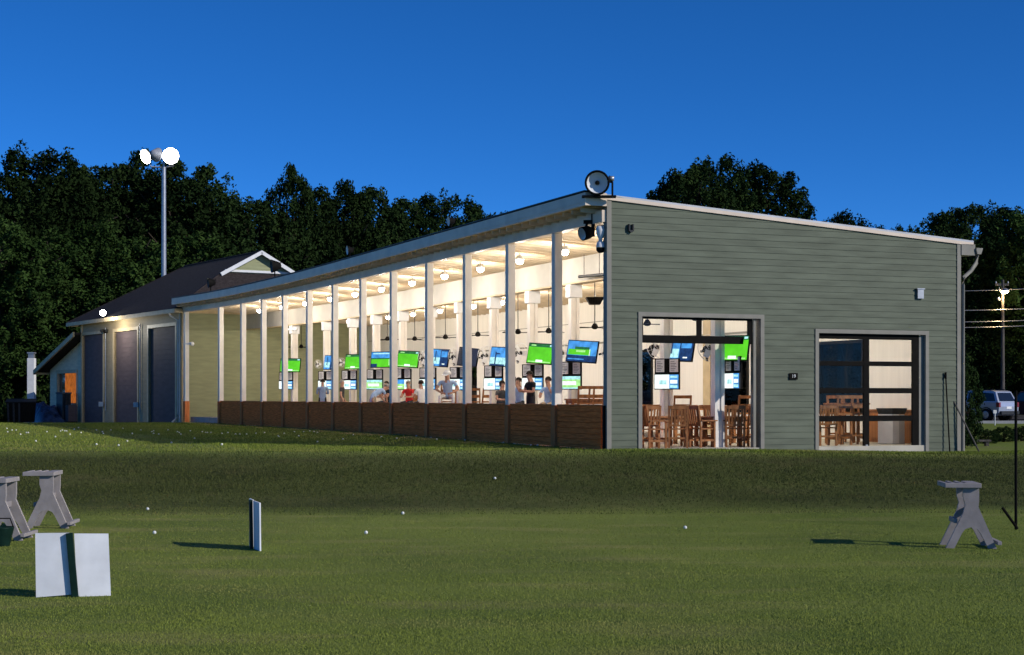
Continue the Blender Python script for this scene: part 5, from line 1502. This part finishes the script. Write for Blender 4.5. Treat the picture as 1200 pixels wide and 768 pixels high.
# ------------------------------------------------------------------ people
KP = 1.15
def person(label, loc, yaw, J, shirt, legs, hair='hairdark', hat=None, sleeves='short', fem=False, long_hair=False):
    """J overrides the joints (metres, facing -Y) of a standing figure"""
    D = dict(pelvis=(0, 0, .95), waist=(0, 0, 1.10), chest=(0, 0, 1.30), neck=(0, 0, 1.49), head=(0, -.01, 1.58), crown=(0, -.005, 1.74), nose=(0, -.085, 1.60),
             shl=(-.185, 0, 1.42), ell=(-.25, .02, 1.14), wrl=(-.25, -.08, .90), hdl=(-.25, -.11, .82),
             shr=(.185, 0, 1.42), elr=(.25, .02, 1.14), wrr=(.25, -.08, .90), hdr=(.25, -.11, .82),
             hil=(-.10, 0, .92), knl=(-.11, -.02, .50), anl=(-.11, .02, .09), tol=(-.11, -.15, .03),
             hir=(.10, 0, .92), knr=(.11, -.02, .50), anr=(.11, .02, .09), tor=(.11, -.15, .03))
    D.update(J)
    o = root('person', label, 'person', loc, yaw, 'people on the tee deck')
    ROOTM[o.name] = Matrix.Identity(4)
    names = list(D)
    rad = dict(pelvis=(.155, .12), waist=(.145, .105), chest=(.165, .115), neck=(.055, .055), head=(.085, .095), crown=(.075, .085), nose=(.018, .018), shl=(.07, .07), shr=(.07, .07), ell=(.047, .047), elr=(.047, .047),
               wrl=(.032, .032), wrr=(.032, .032), hdl=(.042, .026), hdr=(.042, .026), hil=(.10, .10), hir=(.10, .10), knl=(.062, .062), knr=(.062, .062), anl=(.042, .042), anr=(.042, .042), tol=(.04, .035), tor=(.04, .035))
    edges = [('pelvis', 'waist'), ('waist', 'chest'), ('chest', 'neck'), ('neck', 'head'), ('head', 'crown'), ('head', 'nose'), ('chest', 'shl'), ('shl', 'ell'), ('ell', 'wrl'), ('wrl', 'hdl'), ('chest', 'shr'), ('shr', 'elr'), ('elr', 'wrr'), ('wrr', 'hdr'),
             ('pelvis', 'hil'), ('hil', 'knl'), ('knl', 'anl'), ('anl', 'tol'), ('pelvis', 'hir'), ('hir', 'knr'), ('knr', 'anr'), ('anr', 'tor')]
    bm = bmesh.new(); lay = bm.verts.layers.skin.verify(); vv = {}
    for nme in names:
        v = bm.verts.new(Vector(D[nme]) * KP); vv[nme] = v
        r_ = rad[nme]; v[lay].radius = (r_[0] * KP, r_[1] * KP); v[lay].use_root = nme == 'pelvis'
    for a, b in edges: bm.edges.new((vv[a], vv[b]))
    me = bpy.data.meshes.new('figure'); bm.to_mesh(me); bm.free()
    tmp = bpy.data.objects.new('figure', me); col.objects.link(tmp)
    tmp.modifiers.new('skin', 'SKIN'); sb_ = tmp.modifiers.new('sub', 'SUBSURF'); sb_.levels = 1; sb_.render_levels = 1
    dg = bpy.context.evaluated_depsgraph_get(); dg.update()
    m2 = bpy.data.meshes.new_from_object(tmp.evaluated_get(dg))
    bpy.data.objects.remove(tmp)
    mats = [M['skin'], M[shirt], M[legs], M['shoe']]
    m2.materials.clear()
    for m_ in mats: m2.materials.append(m_)
    def segd(p, a, b):
        a = Vector(a) * KP; b = Vector(b) * KP; ab = b - a; t = max(0, min(1, (p - a).dot(ab) / max(1e-6, ab.length_squared)))
        return (p - a - ab * t).length, t
    for pl_ in m2.polygons:
        best = (9, None, 0)
        for a, b in edges:
            d_, t = segd(pl_.center, D[a], D[b])
            d_ -= min(rad[a][0], rad[b][0]) * KP * .8
            if d_ < best[0]: best = (d_, (a, b), t)
        a, b = best[1]; mi = 1
        if a in ('neck', 'head') or (a, b) == ('chest', 'neck') and best[2] > .8: mi = 0
        elif b in ('wrl', 'wrr', 'hdl', 'hdr'): mi = 0
        elif b in ('ell', 'elr') and best[2] > .62 and sleeves == 'short': mi = 0
        elif a == 'pelvis' and b in ('hil', 'hir') or b in ('knl', 'knr', 'anl', 'anr'): mi = 2
        elif b in ('tol', 'tor'): mi = 3
        pl_.material_index = mi; pl_.use_smooth = True
    bo = bpy.data.objects.new('body', m2); col.objects.link(bo); bo.parent = o
    # fingers, as part of the same body mesh
    bmf = bmesh.new(); bmf.from_mesh(m2)
    for w_, h_ in (('wrl', 'hdl'), ('wrr', 'hdr')):
        a = Vector(D[w_]) * KP; b = Vector(D[h_]) * KP; d_ = (b - a).normalized(); sx_ = d_.cross(Vector((0, 1, 0.2))).normalized(); sy_ = d_.cross(sx_).normalized()
        for k_, ln in enumerate((.070, .080, .074, .058, .05)):
            base = b + sx_ * (-.027 + .018 * k_) * KP + d_ * .012 if k_ < 4 else b - d_ * .02 + sy_ * .03
            dd = d_ if k_ < 4 else (d_ * .6 + sy_ * .8).normalized()
            pts = [base, base + dd * ln * .55 * KP, base + (dd * .8 + sy_ * .55).normalized() * ln * KP]
            t = MB(); t.tube(pts, [.010 * KP, .009 * KP, .007 * KP], 6)
            vs = [bmf.verts.new(p) for p in t.v]
            for f_ in t.f:
                try: bmf.faces.new([vs[i] for i in f_]).material_index = 0
                except ValueError: pass
    bmf.to_mesh(m2); bmf.free()
    # head frame
    hc = (Vector(D['head']) * .45 + Vector(D['crown']) * .55) * KP
    upv = (Vector(D['crown']) - Vector(D['neck'])).normalized()
    fw = (Vector(D['nose']) - Vector(D['head'])); fw = (fw - upv * fw.dot(upv)).normalized(); sd_ = fw.cross(upv).normalized()
    HM = Matrix(((sd_.x, -fw.x, upv.x, hc.x), (sd_.y, -fw.y, upv.y, hc.y), (sd_.z, -fw.z, upv.z, hc.z), (0, 0, 0, 1)))
    mb = MB(); n_, k2 = 16, 8; vs = []; fs = []
    for j in range(k2 + 1):
        el = math.pi / 2 * (1 - j / k2 * (1.25 if not long_hair else 1.7))
        for i in range(n_):
            a = 2 * math.pi * i / n_; back = .5 + .5 * math.sin(a)
            e2 = el if back > .35 else max(el, .35)
            vs.append(HM @ Vector((.103 * KP * math.cos(e2) * math.cos(a), (.118 * math.cos(e2) * math.sin(a) + .008) * KP, (.115 * math.sin(e2) + .012) * KP)))
    for j in range(k2):
        for i in range(n_): fs.append((j * n_ + i, j * n_ + (i + 1) % n_, (j + 1) * n_ + (i + 1) % n_, (j + 1) * n_ + i))
    mb.add(vs, fs, 0, True); mb.build('hair', M[hair], o)
    # eyes, mouth and ears
    mb = MB()
    for x in (-.034, .034): mb.lathe([(0, -.009), (.009, 0), (0, .009)], 8, HM @ Matrix.Translation((x * KP, -.088 * KP, .0)))
    mb.build('eyes', M['black'], o)
    mb = MB(); mb.box(-.022 * KP, .022 * KP, -.095 * KP, -.085 * KP, -.066 * KP, -.058 * KP, HM); mb.build('mouth', M['taillight'], o)
    for x in (-.10, .10):
        mb = MB(); mb.lathe([(0, -.03), (.012, -.02), (.016, 0), (.012, .02), (0, .03)], 8, HM @ Matrix.Translation((x * KP, 0, -.005))); mb.build('ear', M['skin'], o)
    if hat:
        mb = MB(); mb.lathe([(.118 * KP, .02), (.122 * KP, .05), (.11 * KP, .10), (.07 * KP, .145), (0, .155)], 18, HM); 
        mb.prism([(-.09 * KP, .02), (.09 * KP, .02), (.09 * KP, .032), (-.09 * KP, .032)], -.24 * KP, -.08 * KP, HM)
        mb.build('cap', M[hat], o)
    return o
def deck(px_, q, zb=1.33): s = s_at(px_, q); return B(q, s, zb)
sit = dict(pelvis=(0, .10, .80), waist=(0, .10, .95), chest=(0, .07, 1.15), neck=(0, .05, 1.34), head=(0, .03, 1.43), crown=(0, .03, 1.59), nose=(0, -.055, 1.45), shl=(-.185, .05, 1.27), shr=(.185, .05, 1.27), ell=(-.25, -.05, 1.02), elr=(.25, -.05, 1.02),
           wrl=(-.14, -.28, 1.0), wrr=(.14, -.28, 1.0), hdl=(-.11, -.34, 1.02), hdr=(.11, -.34, 1.02), hil=(-.10, .06, .78), hir=(.10, .06, .78), knl=(-.13, -.36, .76), knr=(.13, -.36, .76), anl=(-.13, -.34, .34), anr=(.13, -.34, .34), tol=(-.13, -.48, .28), tor=(.13, -.48, .28))
# bending pose for the low golfer further along
bend = dict(pelvis=(0, .16, .93), waist=(0, .10, 1.08), chest=(0, -.06, 1.30), neck=(0, -.20, 1.47), head=(0, -.25, 1.55), crown=(0, -.31, 1.70), nose=(0, -.345, 1.54),
            shl=(-.20, -.10, 1.40), ell=(-.24, -.28, 1.14), wrl=(-.07, -.42, .93), hdl=(-.03, -.44, .86), shr=(.20, -.10, 1.40), elr=(.26, -.26, 1.14), wrr=(.07, -.42, .95), hdr=(.03, -.45, .89),
            hil=(-.12, .14, .90), hir=(.12, .14, .90), knl=(-.16, .02, .50), knr=(.16, .02, .50), anl=(-.19, .06, .09), anr=(.19, .06, .09), tol=(-.20, -.12, .03), tor=(.20, -.12, .03))
# capped golfer on a tall stool close to the rail, arms on his thighs
p = deck(524.5, .95)
d1 = dict(sit); d1.update(chest=(0, -.02, 1.15), neck=(0, -.08, 1.33), head=(0, -.12, 1.42), crown=(0, -.15, 1.57), nose=(-.03, -.205, 1.42), shl=(-.21, -.03, 1.27), shr=(.21, -.03, 1.27), ell=(-.37, -.10, 1.02), elr=(.37, -.10, 1.02),
           wrl=(-.15, -.30, .90), wrr=(.17, -.30, .90), hdl=(-.07, -.36, .88), hdr=(.09, -.36, .88), knl=(-.22, -.34, .78), knr=(.22, -.34, .78), anl=(-.2, -.30, .36), anr=(.2, -.30, .36), tol=(-.22, -.44, .30), tor=(.22, -.44, .30))
person('capped golfer in a light blue shirt seated behind the rail, arms on thighs', p + Vector((0, 0, .27)), face_cam(p, -6), d1, 'shirt_blue', 'shirt_white', 'hairgrey', 'shirt_white')
so2 = place('s', 524.5, p.x, 0, 'tall wooden stool under the capped golfer behind the rail', GD, 1.33)
fy_ = face_cam(p, -6); so2.location = p + Vector((-math.sin(fy_) * .08, math.cos(fy_) * .08, 0)); so2.rotation_euler = (0, 0, fy_); so2.scale = (1, 1, 1.16)
# standing man in black with a phone, turned left
p = deck(622, 1.9)
phone = dict(head=(0, -.03, 1.58), crown=(0, -.06, 1.73), nose=(0, -.125, 1.57), ell=(-.24, -.08, 1.16), wrl=(-.10, -.30, 1.20), hdl=(-.04, -.35, 1.24), elr=(.24, -.06, 1.16), wrr=(.10, -.30, 1.18), hdr=(.04, -.35, 1.22))
person('standing man in a black shirt with dark hair looking down at his hands', p, face_cam(p, -58), phone, 'shirt_black', 'trousers_dark')
p = deck(642, 3.3)
d2 = dict(sit); d2.update(wrr=(.06, -.18, 1.36), hdr=(.03, -.16, 1.44), elr=(.2, -.2, 1.12))
person('seated person in pale blue, hand at the face, right of the man in black', p, face_cam(p, -20), d2, 'shirt_blue', 'trousers', 'hairdark', None, 'short', True)
p = deck(607, 3.2)
d3 = dict(sit); d3.update(wrr=(.10, -.26, 1.42), hdr=(.10, -.28, 1.52), elr=(.22, -.22, 1.18))
person('seated person in a blue shirt raising a phone, left of the man in black', p, face_cam(p, -35), d3, 'shirt_blue', 'trousers_dark')
ph = root('phone', 'dark phone held up by the seated person left of the man in black', 'phone', p)
ax_ = Matrix.Translation(p) @ Matrix.Rotation(face_cam(p, -35), 4, 'Z')
mb = MB(); mb.box(.06 * KP, .14 * KP, -.33 * KP, -.32 * KP, 1.50 * KP, 1.65 * KP, ax_); mb.build('case', M['black'], ph)
mb = MB(); mb.box(.066 * KP, .134 * KP, -.3185 * KP, -.318 * KP, 1.51 * KP, 1.64 * KP, ax_); mb.build('display', M['s_navy'], ph)
p = deck(589, 3.2); person('seated person with long dark hair and dark top under the blue swing television', p + Vector((0, 0, -.1)), face_cam(p, 30), sit, 'shirt_grey', 'trousers_dark', 'hairdark', None, 'short', True, True)
p = deck(493, 3.0); person('dark-haired seated person in white at the small table left of the capped golfer', p, face_cam(p, 200), sit, 'shirt_white', 'trousers_dark', 'hairdark')
p = deck(478, 3.0); person('seated grey-haired person in a red top', p, face_cam(p, -30), sit, 'shirt_red', 'trousers_dark', 'hairgrey')
p = deck(452, 3.1); person('dark-haired seated person in black right of the bending golfer in light blue', p, face_cam(p, -60), sit, 'shirt_black', 'trousers_dark', 'hairdark')
p = deck(440, 1.8)
b2 = dict(bend); b2.update(chest=(0, -.16, 1.22), neck=(0, -.36, 1.30), head=(0, -.44, 1.34), crown=(0, -.56, 1.44), nose=(0, -.50, 1.27), shl=(-.2, -.24, 1.26), shr=(.2, -.24, 1.26), ell=(-.22, -.36, 1.0), elr=(.22, -.36, 1.0), wrl=(-.06, -.46, .78), wrr=(.06, -.46, .80), hdl=(-.02, -.48, .71), hdr=(.02, -.48, .74))
person('golfer in a light blue shirt bending low beside a front post', p, face_cam(p, 118), b2, 'shirt_blue', 'trousers', 'hairgrey')
p = deck(401, 2.6); person('grey-haired person in a charcoal shirt standing right of the slate blue shirt', p + Vector((0, 0, -.05)), face_cam(p, 80), {}, 'shirt_grey', 'trousers', 'hairgrey')
p = deck(378, 1.8); person('person in a slate blue shirt seen from behind at a bay monitor', p + Vector((0, 0, -.02)), face_cam(p, 176), phone, 'shirt_slate', 'trousers_dark', 'hairdark', None, 'long')

# ------------------------------------------------------------------ trees and shrubs
def crown_mesh(name, seed, shape, nclump, per, leaf, spread, mat):
    """unit-height crown made of many small leaf faces gathered in clumps"""
    g = np.random.default_rng(seed)
    cl = []; rads = []
    def env(h_):
        if shape == 'round': return .27 * math.sqrt(max(0, 1 - ((h_ - .54) / .46) ** 2))
        if shape == 'high': return .19 * math.sqrt(max(0, 1 - ((h_ - .68) / .32) ** 2))
        if shape == 'tall': return .20 * math.sqrt(max(0, 1 - ((h_ - .50) / .50) ** 2)) * (1.15 - .25 * h_)
        if shape == 'spire': return .26 * max(.0, (1.0 - h_)) ** .8
        return .30 * math.sqrt(max(0, 1 - ((h_ - .42) / .58) ** 2))
    emax = max(env(k_ / 50) for k_ in range(51))
    lo = .04 if shape == 'shrub' else .16
    while len(cl) < nclump:
        h_ = g.uniform(lo, 1.0); e_ = env(h_)
        if g.random() > e_ / emax + .12: continue
        a = g.uniform(0, 2 * np.pi)
        lob = 1 + (.55 if shape == 'spire' else .34) * noise.noise((1.7 * math.cos(a), 1.7 * math.sin(a), 4.5 * h_ + seed)) + .22 * noise.noise((4 * math.cos(a), 4 * math.sin(a), 10 * h_ + seed * 2))
        rr = e_ * lob * (math.sqrt(g.uniform(.6, 1.0)) if g.random() < .75 else math.sqrt(g.uniform(.05, .7)))
        hh = h_ + .05 * noise.noise((3 * math.cos(a) * rr / emax, 3 * math.sin(a) * rr / emax, seed * 1.3)) * 1.5
        rads.append(e_); cl.append((rr * math.cos(a), rr * math.sin(a), hh, g.uniform(.6, 1.35)))
    cl = np.array(cl); n = nclump * per
    idx = np.repeat(np.arange(nclump), per)
    off = g.normal(0, 1, (n, 3)); off /= np.linalg.norm(off, axis=1)[:, None]; off *= (g.random(n) ** .5)[:, None] * spread
    up = np.clip(off[:, 2] / spread, -1, 1)
    off[:, :2] *= (1.0 - .55 * np.clip(up, 0, 1))[:, None]      # tufts narrow towards the tip
    off[:, 2] *= 1.15
    c = cl[idx, :3] + off * cl[idx, 3][:, None]
    c[:, 2] = c[:, 2] * (.985 / c[:, 2].max())
    nrm = g.normal(0, 1, (n, 3)) + off / spread * .8 + np.array([0, 0, .5]); nrm /= np.linalg.norm(nrm, axis=1)[:, None]
    t = np.cross(nrm, g.normal(0, 1, (n, 3))); t /= np.linalg.norm(t, axis=1)[:, None]; b = np.cross(nrm, t)
    sz = leaf * g.uniform(.6, 1.3, n)
    v = np.zeros((n, 4, 3), np.float32)
    v[:, 0] = c - t * (sz * 1.0)[:, None]; v[:, 1] = c + b * (sz * .5)[:, None]; v[:, 2] = c + t * (sz * 1.0)[:, None]; v[:, 3] = c - b * (sz * .5)[:, None]
    me = bpy.data.meshes.new(name); me.vertices.add(n * 4); me.vertices.foreach_set('co', v.reshape(-1))
    me.loops.add(n * 4); me.loops.foreach_set('vertex_index', np.arange(n * 4, dtype=np.int32))
    me.polygons.add(n); me.polygons.foreach_set('loop_start', np.arange(0, n * 4, 4, dtype=np.int32)); me.polygons.foreach_set('loop_total', np.full(n, 4, np.int32))
    me.materials.append(mat); me.update(calc_edges=True)
    return me, cl
def trunk_mesh(name, seed, cl, thick):
    g = random.Random(seed); mb = MB()
    pts = [(0, 0, -.01)]; x = y = 0
    for k_ in range(1, 7):
        x += g.uniform(-.012, .012); y += g.uniform(-.012, .012); pts.append((x, y, k_ * .14))
    mb.tube(pts, [thick * (1.25 - k_ * .18) for k_ in range(7)], 7)
    order = list(range(len(cl))); g.shuffle(order)
    for i in order[:16]:
        c = Vector(cl[i][:3]); hb = max(.12, c.z - .16 - .1 * g.random()); k_ = min(5, int(hb / .14)); base = Vector(pts[k_]).lerp(Vector(pts[k_ + 1]), (hb / .14) - k_) if hb < .83 else Vector(pts[-1])
        mid = base.lerp(c, .5) + Vector((0, 0, .02))
        mb.tube([base, mid, c], [thick * .42, thick * .26, thick * .10], 5)
    me = bpy.data.meshes.new(name); me.from_pydata([tuple(p) for p in mb.v], [], mb.f); me.materials.append(M['bark'])
    me.polygons.foreach_set('use_smooth', mb.s); me.update(); return me
PROTO = []
for k_, (sh, nc, per, lf, sp, mt) in enumerate((('round', 620, 75, .0080, .034, 'leaf_dark'), ('tall', 560, 75, .0080, .032, 'leaf_dark'), ('spire', 520, 70, .0080, .030, 'leaf_dark'), ('high', 420, 75, .0075, .030, 'leaf_dark'), ('round', 600, 75, .0085, .034, 'leaf_mid'), ('tall', 540, 75, .0085, .033, 'leaf_mid'))):
    cm_, cl_ = crown_mesh('crown', 11 + k_ * 7, sh, nc, per, lf, sp, M[mt])
    PROTO.append((cm_, trunk_mesh('trunk', 5 + k_, cl_, .017)))
def tree(px_, top, d_, wpx, proto, label, group, seed=None):
    x = (px_ - 600) / FPX * d_; zb = zg(x, d_) - .1; ht_ = EYE + (465 - top) * d_ / FPX - zb
    o = root('tree', label, 'tree', (x, d_, zb), rng.uniform(0, 6.28), group)
    wx = ht_ * wpx
    o.scale = (wx, wx, ht_)
    for nme, me in (('trunk', PROTO[proto][1]), ('crown', PROTO[proto][0])):
        c = bpy.data.objects.new(nme, me); col.objects.link(c); c.parent = o
    return o
TG = 'tall trees of the woods behind the garage'
LT = [(-14, 190, 124, 1.0, 0, 'dark tree cut off by the left edge of the photo above the dumpster'), (40, 164, 126, .95, 0, 'large round-topped dark tree above the lean-to shed, highest at the left'), (92, 188, 130, 1.1, 1, 'narrow dark tree just right of the large round-topped one'),
      (124, 187, 132, 1.1, 1, 'dark tree left of the floodlight pole'), (164, 168, 134, .8, 1, 'pointed dark tree whose tip shows behind the left lit floodlight'), (203, 182, 132, 1.1, 1, 'dark tree right behind the floodlight pole heads'), (240, 186, 134, .95, 1, 'dark tree whose crown drops away right of the floodlight pole'),
      (286, 224, 138, 1.1, 0, 'low dark tree in the dip above the garage ridge'), (342, 186, 140, .66, 1, 'narrow tree standing highest above the white gablet'), (374, 212, 142, .75, 1, 'slim tree just right of the highest one above the gablet'), (404, 205, 144, .8, 1, 'dark tall tree above the left part of the range roof'),
      (436, 212, 146, .9, 1, 'dark tree above the left white eave floodlight'), (474, 226, 148, 1.0, 1, 'dark tree between the two white eave floodlights'), (518, 220, 150, .95, 0, 'rounded dark tree behind the right white eave floodlight'), (556, 235, 152, 1.1, 1, 'low dark tree right of the right white eave floodlight'), (590, 244, 154, .8, 1, 'small dark tree top last before the roof line rises into the sky')]
for px_, tp, d_, w_, pr, lb in LT: tree(px_, tp, d_ + 10, w_, pr, lb, TG)
for px_, tp, d_, w_, pr, lb in ((6, 246, 126, 1.2, 4, 'mid green bushy tree low at the left edge, in front of the dark woods'), (62, 262, 129, 1.3, 4, 'mid green bushy tree behind the lean-to roof, in front of the dark woods'), (116, 250, 130, 1.2, 5, 'mid green tree behind the left end of the garage roof'), (168, 268, 131, 1.3, 4, 'mid green bushy tree left of the floodlight pole shaft'), (236, 262, 132, 1.3, 4, 'mid green bushy tree right of the floodlight pole shaft')):
    tree(px_, tp, d_, w_, pr, lb, 'lighter trees before the woods')
# second rank closing the gaps
for k_, px_ in enumerate(range(-30, 660, 46)):
    top = float(np.interp(px_, [-30, 40, 200, 260, 300, 400, 520, 620], [215, 215, 222, 240, 262, 258, 262, 276]))
    tree(px_, top, 170 + (k_ % 3) * 4, 1.25, (0, 0, 1)[k_ % 3], 'dark tree deep in the woods, merging with its neighbours behind the front trees', 'dark trees deep in the woods')
for px_, tp, d_, w_, pr, lb in ((806, 186, 84, .95, 3, 'tall dark tree rising over the gable roof, broad left half'), (838, 176, 86, .95, 3, 'tallest crown over the gable roof, middle of the clump'), (900, 184, 88, .95, 3, 'tall dark tree rising over the gable roof, right half'), (784, 204, 85, .75, 3, 'small leafy crown at the left side of the clump over the gable roof')):
    tree(px_, tp, d_, w_, pr, lb, 'tall trees behind the gable roof')
for px_, tp, d_, w_, pr, lb in ((990, 243, 110, .9, 3, 'low dark treetop over the middle of the gable roof slope'), (1026, 259, 112, .8, 3, 'very low treetop just above the gable roof, right of the first low one'), (1062, 258, 114, .7, 3, 'small treetop at the left foot of the big right-hand trees'),
      (1104, 243, 126, 1.0, 1, 'big dark tree above the right gutter'), (1140, 233, 128, 1.0, 0, 'big round dark tree above the downspout'), (1178, 236, 130, 1.1, 1, 'big dark tree above the street lamp'), (1212, 228, 126, 1.0, 4, 'mid green tree at the right edge of the photo'),
      (1150, 310, 138, 1.5, 0, 'dark bushy tree low behind the overhead cables'), (1205, 322, 140, 1.5, 0, 'dark bushy tree low at the right edge behind the utility pole'), (1096, 305, 138, 1.5, 0, 'dark tree hidden mostly by the right end of the building')):
    tree(px_, tp, d_, w_, pr, lb, 'trees behind the parking lot')
# trees seen through the back windows and between them
for k_, px_ in enumerate((760, 830, 880, 940, 1000, 1060)):
    tree(px_, 345, 134, 1.6, 0, 'dark tree showing only through the back windows of the building', 'trees beyond the back windows')
# low undergrowth at the foot of the woods: uncountable
n = 46000; g1 = np.random.default_rng(3)
pxs = np.concatenate([g1.uniform(-60, 260, n // 2), g1.uniform(700, 1290, n // 2)]); dd = np.where(np.arange(n) < n // 2, g1.uniform(122, 152, n), g1.uniform(138, 152, n))
xx = (pxs - 600) / FPX * dd
blob = np.array([2.6 + 2.6 * noise.noise((a * .22, b * .22, 1)) for a, b in zip(xx, dd)])
zz = np.array([zg(a, b) for a, b in zip(xx, dd)]) + g1.random(n) * np.clip(blob, .5, 6)
tag(blades('undergrowth', xx, dd, zz, .55, .17, 1.3, M['leaf_dark']), kind='stuff')
# arborvitae by the corner and weeds
SHM = crown_mesh('shrub_leaves', 91, 'shrub', 260, 50, .018, .05, M['leaf_shrub']); SHT = trunk_mesh('shrub_stem', 4, SHM[1], .03)
def shrub(name, label, p, w_, h_, group=None, cat='shrub'):
    o = root(name, label, cat, p, rng.uniform(0, 6), group); o.scale = (w_ / .62, w_ / .62, h_)
    for nme, me in (('stem', SHT), ('foliage', SHM[0])):
        c = bpy.data.objects.new(nme, me); col.objects.link(c); c.parent = o
p = ground_pt(1129, 52.6)
shrub('corner_shrub', 'dark upright evergreen shrub at the right corner of the building', p, 1.25, 3.1)
for px_, py_, w_, h_, lb in ((1158, 520, .8, .55, 'low weedy shrub left of the white stake'), (1176, 518, .9, .62, 'low weedy shrub under the white stake'), (1197, 517, .9, .6, 'low weedy shrub at the right edge above the bank')):
    shrub('low_shrub', lb, at_ground(px_, py_), w_, h_, 'low shrubs on the grass at the right')
bpy.context.view_layer.update()
